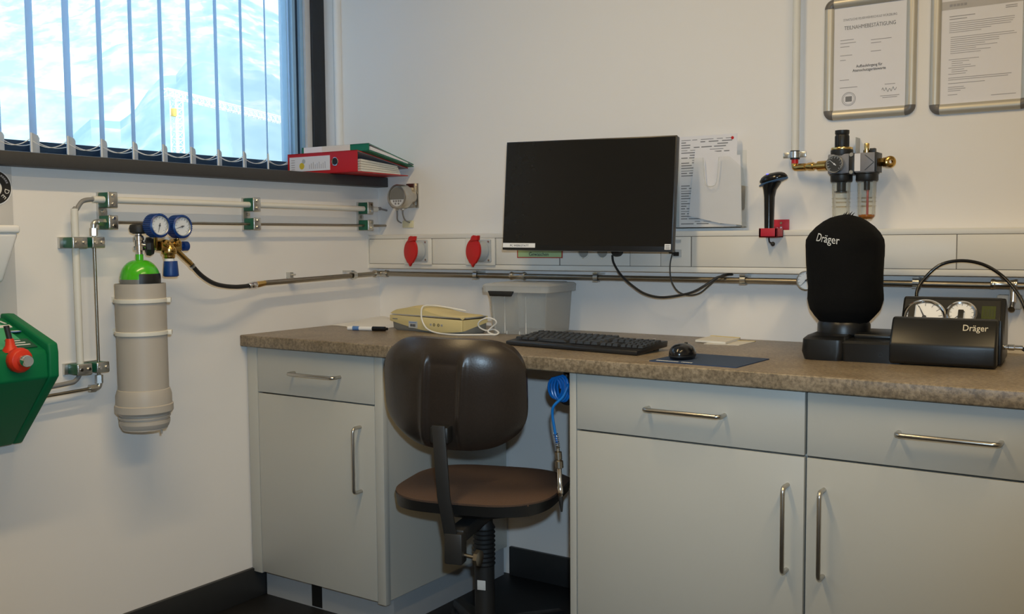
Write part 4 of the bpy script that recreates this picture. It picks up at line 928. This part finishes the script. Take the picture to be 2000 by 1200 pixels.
# cream desktop device
T = rotz(R(-8), at(763, 644, 'z', ZC)); WD, DP = .338, .118
t = thing('desktop_device', 'cream desktop device with silver slot and grey curved base', 'device', T)
def rr(x0, x1, y0, y1, z, r=.018, k=5):
    P = []
    for cx, cy, s in ((x1-r, y1-r, 0), (x0+r, y1-r, 90), (x0+r, y0+r, 180), (x1-r, y0+r, 270)):
        P += [V((cx+r*math.cos(R(s+90*i/k)), cy+r*math.sin(R(s+90*i/k)), z)) for i in range(k+1)]
    return P
MB(T).loft([rr(.012, WD-.006, .008, DP-.008, 0), rr(.002, WD, .002, DP, .008), rr(.0, WD, .0, DP, .046)]).build('base', 'dev_grey', t)
N = 24
def zlow(u): return .031-.027*math.sin(math.pi*u/1.35)
def ztop(u): return .062+.004*(1-u)+.020*math.exp(-((u-.36)/.24)**2)-.002*u
body = [(u, zlow(u)) for u in [i/N for i in range(N+1)]]+[(1, .047), (0, .050)]
MB(T).prism([V((WD*u, -.0022, z)) for u, z in body], V((0, .004, 0))).build('front_panel', 'cream', t, .0006)
MB(T).prism([V((WD+.0015, .004+(DP-.01)*u, .012+.022*u)) for u in (0, .5, 1)]+[V((WD+.0015, DP-.006, .047)), V((WD+.0015, .004, .047))], V((-.004, 0, 0))).build('side_panel', 'cream', t)
MB(T).loft([rr(.003, WD-.003, .003, DP-.003, .046), rr(.003, WD-.003, .003, DP-.003, .0505)]).build('slot_gap', 'black', t)
MB(T).loft([rr(-.001, WD+.001, -.002, DP, .0505), rr(-.001, WD+.001, -.002, DP, .0545)]).build('silver_trim', 'silver', t)
rows = []
for j in range(9):
    v = j/8; sh_ = (1-abs(2*v-1)**4)*.006
    rows.append([V((WD*u, (DP-.004)*v, ztop(u)-.006+sh_-(.006 if u in (0, 1) else 0))) for u in [i/N for i in range(N+1)]])
b = MB(T); b.grid(rows)
ed = [rows[0][i] for i in range(N+1)]+[rows[j][N] for j in range(1, 9)]+[rows[8][N-i] for i in range(1, N+1)]+[rows[8-j][0] for j in range(1, 8)]
b.grid([ed, [V((p.x, p.y, .0545)) for p in ed]], True); b.build('lid', 'cream', t, ang=50)
s_ = MB(T).box((.093, -.0032, .012), (.135, -.0020, .034)).build('inventory_label', 'grey_plate', t)
b = MB(T)
for k in range(9): b.box((.101+.0028*k, -.0037, .016), (.1022+.0028*k+(.0008 if k % 3 else 0), -.0030, .0245))
b.build('barcode', 'ink', s_)
MB(T).box((.096, -.0037, .0285), (.130, -.0030, .0305)).build('label_line', 'sticker_blue', s_)
for k in range(5): MB(T).box((.014+.005*k, -.0032, .0365), (.0178+.005*k, -.0020, .0395)).build('maker_mark', 'ink_mid', t)
for x in (.213, .233): MB(T).lathe((x, -.001, .027), -Y, [(.0045, 0), (.0045, .0022), (.003, .0022), (.003, .0005)], 14, False).build('jack', 'black', t)
for x in (.198, .248): MB(T).cbox((x, -.0026, .027), (.008, .0014, .006)).build('jack_icon', 'ink_soft', t)
cp = [T @ V(p) for p in ((.235, .120, ztop(.7)+.001), (.195, .085, ztop(.57)+.004), (.165, .045, ztop(.49)+.006), (.158, .002, ztop(.47)+.004), (.160, -.008, .056), (.168, -.010, .035), (.190, -.013, .015), (.225, -.016, .006), (.27, -.020, .0032), (.325, -.016, .0030), (.352, .002, .0030))]
cp += [at(px, py, 'y', y_) for px, py, y_ in ((955, 656, -.290), (968, 656, -.282), (974, 650, -.268), (964, 644, -.262), (950, 646, -.266), (938, 641, -.280), (934, 633, -.288), (941, 625, -.290), (954, 621.5, -.286), (966, 625, -.280), (969, 632, -.276), (960, 640, -.272), (953, 648, -.278), (962, 653, -.276), (972, 653, -.270), (971, 647, -.258))]
cp = [V((p.x, p.y, max(p.z, ZC+.0028))) for p in cp]
t = thing('white_cable', 'white cable draped over the cream device and coiled beside it', 'cable', cp[10])
MB().tube(spline(cp, 5), .0026, 8).build('cord', 'cable_white', t)

# clear plastic box with lid
T = rotz(R(5), (.862, -.222, ZC))
t = thing('storage_box', 'clear plastic storage box with lid and black handle', 'box', T)
BA, BB, BH = .185, .192, .149
def tap(f, z, i=0): return rr(-BA-.011*f+i, .011*f-i, -.009*f+i, BB+.004*f-i, z, .018, 5)
o1 = [tap(0, 0), tap(.15, .020), tap(1, BH)]; i1 = [tap(1, BH, .0018), tap(.15, .020, .0018), tap(0, .002, .0018)]
b = MB(T); b.loft(o1+i1); b.build('tub', 'clear_plastic', t)
for px_ in (-.135, -.060): MB(T).lathe((px_, -.0015, .004), Z, [(.0011, 0), (.0011, .115)], 6).build('moulded_rib', 'trim_white', t)
for k in range(4): MB(T).sphere((-.13+.045*k, .002, .006), (.002, .002, .006), 8, 5).build('moulded_foot', 'trim_white', t)
b = MB(T); b.loft([rr(-BA-.024, .024, -.022, BB+.006, BH-.016, .022), rr(-BA-.026, .026, -.024, BB+.006, BH+.004, .022), rr(-BA-.020, .020, -.018, BB+.003, BH+.010, .020), rr(-BA-.004, .004, -.002, BB-.012, BH+.010, .016), rr(-BA+.002, -.002, .004, BB-.016, BH+.013, .014)]); b.build('lid', 'lid_plastic', t)
MB(T).prism([V((-.182, -.018, BH-.012)), V((-.090, -.018, BH-.012)), V((-.099, -.020, BH-.028)), V((-.174, -.020, BH-.028))], V((0, -.010, 0))).build('clip_handle', 'black', t, .002)

# keyboard
T = M.Translation(at(987, 669, 'z', ZC+.008)-Z*.008) @ M.Rotation(R(-6), 4, 'Z')
t = thing('keyboard', 'black full-size computer keyboard on the worktop', 'keyboard', T)
KW, KD = .436, .150; tilt = R(5.0)
Tk = T @ M.Translation(V((0, 0, .005))) @ M.Rotation(tilt, 4, 'X')
b = MB(T); b.prism([V((0, 0, .002)), V((0, .004, .0005)), V((0, KD, .010)), V((0, KD+.004, .026)), V((0, KD*.75, .0240)), V((0, .030, .015)), V((0, .002, .0125))], V((KW, 0, 0))); b.build('case', 'bezel', t, .0025)
b = MB(Tk)
def key(x, y, w, d): b.loft([[V((x+w*(.5+sx*.43), y+d*(.5+sy*.42), .0085)) for sx, sy in ((-1,-1),(1,-1),(1,1),(-1,1))], [V((x+w*(.5+sx*.33), y+d*(.52+sy*.30), .0150)) for sx, sy in ((-1,-1),(1,-1),(1,1),(-1,1))]])
K = .019; yk = .030
for rw, lay in enumerate(([1.25]*3+[6.25]+[1.25]*4, [1.25]+[1]*11+[2.75], [1.75]+[1]*11+[2.25], [1.5]+[1]*12+[1.5], [1]*13+[2])):
    x = .010
    for w in lay: key(x, yk+K*rw, w*K, K); x += w*K
for k in range(13): key(.010+K*1.14*k, yk+K*5.35, K, K*.9)
for cx in range(3):
    for rw in (0, 3, 4): key(.302+K*cx, yk+K*rw, K, K)
key(.302+K, yk+K, K, K)
for cx in range(4):
    for rw in range(5): key(.366+.0175*cx, yk+K*rw, .0175, K)
o = b.build('keys', 'key', t); tag(o, kind='stuff')
for x in (.03, KW-.05): MB(T).box((x, KD-.03, 0), (x+.03, KD-.01, .012)).build('foot', 'bezel', t)
MB(Tk).box((.395, .144, .0125), (.404, .147, .0135)).build('badge', 'ink_soft', t)
# mouse pad and mouse
c4 = [at(1266, 706, 'z', ZC), at(1434, 719, 'z', ZC), at(1494, 702, 'z', ZC), at(1352, 692, 'z', ZC)]
mid = (c4[0]+c4[1]+c4[2]+c4[3])/4; ang_ = math.atan2(c4[1].y-c4[0].y, c4[1].x-c4[0].x); T = rotz(ang_, (mid.x, mid.y, ZC))
t = thing('mouse_pad', 'dark blue mouse pad with a line of white lettering', 'mouse pad', T)
MB(T).loft([rr(-.114, .114, -.098, .098, 0, .006), rr(-.114, .114, -.098, .098, .0022, .006)]).build('pad', 'pad_blue', t)
b = MB(T); x = -.100
for k in range(16):
    w = random.uniform(.0035, .0060)
    if k not in (10,): b.box((x, -.086, .0022), (x+w, -.078, .0026))
    x += w+.0014
b.build('lettering', 'logo_white', t)
T = rotz(ang_+R(8), at(1333, 700, 'z', ZC+.0025))
t = thing('mouse', 'black cordless computer mouse on the blue pad', 'mouse', T)
rings = []
for k, (f, z) in enumerate(((.90, 0), (1.0, .006), (1.0, .014), (.94, .022), (.80, .029), (.55, .034), (.22, .0365))):
    rings.append([V((.031*f*math.cos(u), -.005*(1-f)+(.050 if math.sin(u) > 0 else .046)*f*math.sin(u)*(1 if abs(math.cos(u)) > .01 else 1), z)) for u in [2*math.pi*j/28 for j in range(28)]])
MB(T).loft(rings).build('body', 'black_gloss', t, ang=60)
MB(T).lathe((-.004, .026, .031), X, [(.004, 0), (.006, .001), (.006, .007), (.004, .008)], 16).build('scroll_wheel', 'rubber', t)
MB(T).loft([[V((.0315*math.cos(u), .0505*math.sin(u)*.98, z)) for u in [2*math.pi*j/28 for j in range(28)]] for z in (.0075, .0095)]).build('side_seam', 'rubber', t)
# note pads
t = thing('note_pad', 'open cream note pad with a yellow edge near the wall', 'notepad', at(1420, 668, 'z', ZC))
q = [at(1358, 668, 'z', ZC+.0017), at(1417, 672.5, 'z', ZC+.0017), at(1446, 664, 'z', ZC+.0017)]; q3 = q[0]+(q[2]-q[1])
q3.y = min(q3.y, -.004); q[2].y = min(q[2].y, -.004)
MB().prism([q[0], q[1], q[2], q3], Z*.006).build('pages', 'paper_warm', t); e = (q3-q[0]).normalized()
MB().prism([q[2]-e*.006, q[2], q3, q3-e*.006], Z*.0068).build('binding', 'note_yellow', t)
t = thing('note_pad', 'closed cream note pad tucked under the open one', 'notepad', at(1450, 668, 'z', ZC))
q = [at(1378, 671.5, 'z', ZC), at(1446, 674.5, 'z', ZC), at(1479, 667, 'z', ZC)]; q3 = q[0]+(q[2]-q[1]); sh2 = V((0, -.012, 0)); q = [p+sh2 for p in q]; q3 += sh2
MB().prism([q[0], q[1], q[2], q3], Z*.0012).build('pages', 'paper_warm', t); e = (q3-q[0]).normalized()
MB().prism([q[2]-e*.006, q[2], q3, q3-e*.006], Z*.0016).build('binding', 'note_yellow', t)

# ------------------------------------------------------------------ leak tester with hooded head
T = rotz(R(4), (1.712, -.400, ZC))
t = thing('leak_tester', 'black bench testing device with two chrome gauges and a small display', 'tester', T)
b = MB(T); b.loft([rr(.006, .100, .004, .255, 0, .02), rr(0, .104, 0, .258, .020, .02), rr(.002, .104, .002, .256, .050, .02), rr(.010, .100, .016, .248, .058, .018)]); b.build('platform', 'tester', t)
b = MB(T); b.loft([rr(.095, .235, .008, .250, 0, .012), rr(.092, .235, .004, .252, .044, .012), rr(.096, .235, .010, .250, .050, .010)]); b.build('platform_wing', 'tester', t)
MB(T).box((.110, .075, .048), (.205, .235, .062)).build('clamp_plate', 'tester', t, .006)
MB(T).lathe((.185, .0045, .020), -Y, [(.006, 0), (.006, .001), (.004, .001), (.004, -.004)], 14, False).build('port', 'black', t)
x0, x1 = .205, .430
b = MB(T); b.prism([V((x0, 0, .002)), V((x0, -.004, .010)), V((x0, -.004, .050)), V((x0, .034, .104)), V((x0, .042, .109)), V((x0, .056, .109)), V((x0, .075, .060)), V((x0, .075, .002))], V((x1-x0, 0, 0))); b.build('front_cover', 'tester', t, .006, 3)
pA, pB = V((0, .082, .055)), V((0, .150, .150)); pd = (pB-pA).normalized(); pn = V((0, -pd.z, pd.y))
b = MB(T); b.prism([V((x0+.008, .060, .001)), V((x0+.008, pA.y, pA.z)), V((x0+.008, pB.y, pB.z)), V((x0+.008, pB.y+.012, pB.z+.002)), V((x0+.008, .215, .125)), V((x0+.008, .245, .060)), V((x0+.008, .235, .001))], V((x1-x0-.006, 0, 0))); b.build('instrument_housing', 'tester', t, .006, 3)
def onp(x, a): return V((x, 0, 0))+pA+pd*a
Lp = (pB-pA).length
MB(T).prism([onp(x0+.014, .004)+pn*.0004, onp(x1-.004, .004)+pn*.0004, onp(x1-.004, Lp-.008)+pn*.0004, onp(x0+.014, Lp-.008)+pn*.0004], pn*.002).build('panel', 'tester_face', t)
b = MB(T); ck = [V((x1-.004, .056, .004)), V((x1-.004, .056, .108)), V((x1-.004, .090, .062)), V((x1-.004, pB.y, pB.z+.002)), V((x1-.004, .215, .125)), V((x1-.004, .245, .060)), V((x1-.004, .235, .004))]
b.prism(ck, V((.012, 0, 0))); b.build('side_cheek', 'tester', t, .004)
wp = lambda p: T @ V(p)
R3 = T.to_3x3()
gauge(t, wp(onp(x0+.062, Lp*.42)), R3 @ pn, R3 @ pd, .0490, .020, 'chrome', 115, ri=.82)
gauge(t, wp(onp(x0+.142, Lp*.53)), R3 @ pn, R3 @ pd, .0340, .020, 'chrome', 225, ri=.78)
MB(T).prism([onp(x0+.026, .030)+pn*.019, onp(x0+.040, .030)+pn*.019, onp(x0+.040, .085)+pn*.019, onp(x0+.026, .080)+pn*.019], pn*.003).build('zero_stop', 'black', t)
MB(T).prism([onp(x0+.135, .02)+pn*.020, onp(x0+.147, .02)+pn*.020, onp(x0+.147, Lp*.60)+pn*.020, onp(x0+.135, Lp*.60)+pn*.020], pn*.004).build('dial_bar', 'black', t, .0015)
MB(T).prism([onp(x0+.183, Lp*.48)+pn*.002, onp(x0+.213, Lp*.48)+pn*.002, onp(x0+.213, Lp*.80)+pn*.002, onp(x0+.183, Lp*.80)+pn*.002], pn*.0012).build('display', 'lcd', t)
for k in range(4): MB(T).prism([onp(x0+.187+.006*k, Lp*.55)+pn*.0032, onp(x0+.1905+.006*k, Lp*.55)+pn*.0032, onp(x0+.1905+.006*k, Lp*.73)+pn*.0032, onp(x0+.187+.006*k, Lp*.73)+pn*.0032], pn*.0003).build('display_digit', 'lcd_ink', t)
for k in range(3): MB(T).lathe(onp(x0+.184+.011*k, Lp*.38)+pn*.002, pn, [(.0032, 0), (.0032, .0015)], 12).build('panel_button', 'logo_white', t)
fd_ = (V((0, .034, .104))-V((0, -.004, .050))).normalized(); fn_ = V((0, -fd_.z, fd_.y))
text('Dräger', .0230, wp(V((x1-.046, -.004, .050))+fd_*.040+fn_*.0006), R3 @ X, R3 @ fd_, 'logo', 'lettering', t, ext=.0006, wide=.80)
q = wp((x1+.006, .12, .040)); MB().lathe(q, R3 @ X, [(.006, 0), (.006, .010), (.0075, .011), (.0075, .022), (.0055, .024), (.0055, .040)], 14).build('air_connector', 'chrome', t)
hx, hy = .072, .150; hcen = T @ V((hx, hy, 0))
MB(T).lathe((hx, hy, .056), Z, [(.064, 0), (.064, .022), (.060, .030)], 40).build('head_collar', 'tester', t)
hz = lambda py: at(1655, py, 'y', hcen.y).z
hood = thing('fabric_hood', 'black fabric hood with white logo covering the tester head', 'hood', (hcen.x, hcen.y, ZC+.075))
prof = [(640, .058), (628, .060), (618, .071), (605, .082), (585, .089), (560, .089), (530, .090), (500, .0915), (480, .0925), (468, .0915), (455, .083), (443, .070), (432, .052), (425, .036), (421, .018), (419, .004)]
def hood_pt(z, a, rr_):
    w_ = noise.fractal(V((math.cos(a)*1.6, math.sin(a)*1.6, z*11)), 1, 2, 3)
    r_ = rr_*(1+.052*w_)*(1+.03*math.cos(2*(a+.3)))
    return V((hcen.x+r_*math.cos(a), hcen.y+r_*math.sin(a)*1.02, z))
zz = [(hz(py), r_) for py, r_ in prof]
def interp(z):
    for (za, ra), (zb, rb) in zip(zz, zz[1:]):
        if za <= z <= zb: return ra+(rb-ra)*(z-za)/(zb-za)
    return zz[-1][1]
zs_ = []
for (za, ra), (zb, rb) in zip(zz, zz[1:]): zs_ += [za+(zb-za)*k/3 for k in range(3)]
zs_.append(zz[-1][0])
b = MB(); b.loft([[hood_pt(z, 2*math.pi*j/56, interp(z)) for j in range(56)] for z in zs_]); b.build('fabric', 'black_soft', hood, ang=80)
tz = zz[-1][0]; b = MB()
for k in range(5): b.prism([V((hcen.x-.010+.005*k, hcen.y-.012, tz-.008)), V((hcen.x-.004+.005*k, hcen.y-.012, tz-.008)), V((hcen.x+.002+.006*k, hcen.y-.014, tz+.004+.003*(k % 2)))], Y*.003)
b.build('seam_tuft', 'black_soft', hood)
o = text('Dräger', .028, (0, 0, 0), X, Y, 'logo_white', 'logo', hood, ext=.0003, wide=.82)
iv = W[hood].inverted(); zl = hz(474)
for v in o.data.vertices:
    p = W[hood] @ v.co; a = R(-104)+(p.x)/.088; z = zl+p.y-.14*p.x
    q = hood_pt(z, a, interp(z)); n_ = V((math.cos(a), math.sin(a), .25)); v.co = iv @ (q+n_*(.0018+p.z))
# air hose behind the tester
pth = [wp((.250, .225, .100)), at(1790, 578, 'y', -.145), at(1802, 549, 'y', -.13), at(1834, 519, 'y', -.12), at(1874, 509.5, 'y', -.115), at(1918, 516, 'y', -.115), at(1956, 538, 'y', -.12), at(1985, 570, 'y', -.14), at(2003, 605, 'y', -.16), at(2010, 650, 'y', -.20), at(2008, 684, 'y', -.24), wp((x1+.042, .12, .040))]
t = thing('air_hose', 'thin black air hose arching behind the black tester', 'hose', pth[1]); MB().tube(spline(pth, 6), .0042, 10).build('hose', 'black_gloss', t)

# ------------------------------------------------------------------ swivel chair
T = rotz(R(17), (.914, -.615, 0))
t = thing('swivel_chair', 'brown swivel work chair pushed into the kneehole', 'chair', T)
def sq(u, v, w, h, k=.2): return u*w/2*(1-.2*v**4), v*h/2*(1-.2*u**4)
n_ = 84; uv = [-1+2*i/n_ for i in range(n_+1)]
TB = T @ M.Translation(V((-.018, -.205, .772))) @ M.Rotation(R(9), 4, 'X') @ M.Rotation(R(1.5), 4, 'Y')
def shell(u, v):
    x, z = sq(u, v, .385, .292, .15); e = max(abs(u), abs(v)); dome = .034*(1-(u**4+v**4-u**4*v**4))
    g = 0
    for c in (-.055, .042):
        s = (x-c-.012*v)/.0085; g += .0075*math.exp(-s*s)*min(1, max(0, (.80-v)*5))
    q_ = x-.012*v; g -= .003*(math.tanh((q_+.055)/.006)-math.tanh((q_-.042)/.006))*min(1, max(0, (.80-v)*5))
    return V((x, -.012-dome-g*max(0, 1-e**8)+.045*u*u, z))
b = MB(TB); rows = [[shell(u, v) for u in uv] for v in uv]; b.grid(rows)
edge = [(u, -1) for u in uv]+[(1, v) for v in uv[1:]]+[(u, 1) for u in reversed(uv[:-1])]+[(-1, v) for v in reversed(uv[1:-1])]
b.grid([[shell(u, v) for u, v in edge], [shell(u*.985, v*.985)+V((0, .024, 0)) for u, v in edge]], True)
b.build('back_shell', 'chair_shell', t, ang=60)
def pad(u, v):
    x, z = sq(u, v, .375, .280, .15); e = max(abs(u), abs(v)); return V((x, .008+.022*(1-e**3)+.045*u*u, z))
b = MB(TB); b.grid([[pad(u, v) for u in uv] for v in uv]); b.grid([[pad(u, v) for u, v in edge], [pad(u, v)-V((0, .012, 0)) for u, v in edge]], True); b.build('back_cushion', 'chair_fabric', t, ang=60)
def seat(u, v, dz):
    x, y = sq(u, v, .44, .455, .17); return V((x, y+.012, .496+.018*(1-(u**4+v**4-u**4*v**4))+dz-.018*max(0, v)**3))
b = MB(T); b.grid([[seat(u, v, 0) for u in uv] for v in uv]); b.grid([[seat(u, v, 0) for u, v in edge], [seat(u*.995, v*.995, -.008) for u, v in edge]], True); b.build('seat_cushion', 'chair_fabric', t, ang=60)
def under(u, v):
    p = seat(u*.975, v*.975, -.034); p.z -= .075*(1-(u*u+v*v-u*u*v*v)); return p
b = MB(T); b.grid([[under(u, v) for u in uv] for v in uv]); b.grid([[under(u, v) for u, v in edge], [seat(u*1.008, v*1.008, -.004) for u, v in edge]], True); b.build('seat_shell', 'black', t, ang=60)
b = MB(T); w_ = .017
p0, p1, p2 = V((-.026, -.266, .702)), V((-.018, -.256, .520)), V((-.004, -.232, .385))
b.loft([[p+V((-w_, -.004, 0)), p+V((w_, -.004, 0)), p+V((w_, .004, 0)), p+V((-w_, .004, 0))] for p in (p0, p1, p2)]); b.build('back_bar', 'chair_metal', t, .0015)
MB(T).box((-.050, -.266, .655), (-.002, -.225, .698)).build('bar_socket', 'black', t, .006)  # recess around the bar, its shade put into a black block
MB(T).box((-.024, -.245, .345), (.024, -.205, .425)).build('bar_bracket', 'chair_metal', t, .005)
MB(T).box((-.022, -.225, .395), (.022, .03, .430)).build('mechanism', 'chair_metal', t, .004)
b = MB(T); b.cyl((.0, -.222, .368), (.060, -.232, .365), .005, n=10); b.build('knob_screw', 'steel', t)
b = MB(T); b.lathe((.052, -.231, .365), V((1, -.16, 0)), [(.008, 0), (.010, .004), (.021, .006), (.021, .016), (.012, .019)], 8); b.build('tension_knob', 'steel_dark', t)
b = MB(T); pr = [(.024, .262)]
for k in range(9): pr += [(.0265, .266+.0125*k), (.031, .272+.0125*k)]
pr += [(.024, .385), (.024, .41)]
b.lathe((0, 0, 0), Z, pr, 24); b.build('bellows', 'rubber', t)
MB(T).cyl((0, 0, .075), (0, 0, .268), .0275).build('column', 'chair_metal', t)
MB(T).box((-.012, -.0285, .205), (.012, -.0265, .232)).build('column_sticker', 'logo_white', t, .002)
for k in range(5):
    a = R(90+36+72*k); d_ = V((math.cos(a), math.sin(a), 0)); s_ = V((-d_.y, d_.x, 0)); b = MB(T)
    b.loft([[d_*r_+s_*w+Z*z for w, z in ((-ww, zl), (ww, zl), (ww*.8, zh_), (-ww*.8, zh_))] for r_, ww, zl, zh_ in ((.02, .026, .060, .105), (.16, .021, .058, .092), (.275, .017, .056, .076))])
    lg = b.build('base_leg', 'chair_metal', t, .003)
    b = MB(T); c = d_*.268
    for w in (-.012, .012): b.lathe(c+s_*(w-.008)+Z*.0235, s_, [(.018, 0), (.0235, .003), (.0235, .013), (.018, .016)], 20)
    b.cyl(c+Z*.025, c+Z*.062, .006); b.build('caster', 'rubber', lg)

# ------------------------------------------------------------------ blue spiral hose under the worktop
cc = at(1091, 760, 'y', -.575)
t = thing('spiral_air_hose', 'blue spiral air hose with blow gun coupling hanging under the worktop', 'hose', (cc.x, cc.y, ZB-.02))
MB().lathe((cc.x+.012, cc.y+.012, cc.z-.004), -Y+X*-.15, [(.012, -.02), (.041, -.016), (.041, -.006), (.030, 0)], 28).build('hanger', 'black', t)
MB().cyl((cc.x+.012, cc.y+.02, cc.z), (cc.x+.012, cc.y+.02, ZB), .008).build('hanger_hook', 'black', t)
pts = []
for k in range(6*16):
    a = 2*math.pi*k/16; f = k/(6*16); pts.append(V((cc.x-.004+.026*f+.021*math.cos(a)*.9, cc.y-.012-.004*math.sin(a*.5), cc.z+.004+.008*f*math.sin(a)+.026*math.sin(a))))
q1 = [at(1110, 752, 'y', -.625), at(1100, 775, 'y', -.640), at(1082, 793, 'y', -.652), at(1079, 810, 'y', -.652), at(1083, 838, 'y', -.652), at(1088, 866, 'y', -.652)]
b = MB(); b.tube(pts+spline(q1, 6), .0036, 8); b.build('hose', 'blue_hose', t)
sp1, sp2 = at(1085, 846, 'y', -.652), at(1090, 876, 'y', -.652); ax_ = sp2-sp1
sa = ax_.orthogonal().normalized(); sb = ax_.normalized().cross(sa)
MB().tube([sp1+ax_*(k/96)+(sa*math.cos(k*.52)+sb*math.sin(k*.52))*.0052 for k in range(97)], .0009, 5).build('kink_spring', 'chrome', t)
c0 = at(1089.5, 874, 'y', -.652); c1_ = at(1097, 1000, 'y', -.652); dn = (c1_-c0).normalized(); LL = (c1_-c0).length
MB().lathe(c0, dn, [(.004, 0), (.0045, .010), (.0095, .012), (.0095, .030), (.0075, .032), (.0115, .035), (.0115, .052), (.008, .054)], 16).build('coupling_nut', 'steel_dark', t)
MB().lathe(c0, dn, [(.0065, .050), (.0065, .100), (.008, .102), (.008, .118), (.006, .120), (.0055, .128)], 16).build('coupling_sleeve', 'chrome', t)
MB().lathe(c0, dn, [(.0065, .126), (.0065, .134), (.0025, LL)], 14).build('nozzle', 'rubber', t)
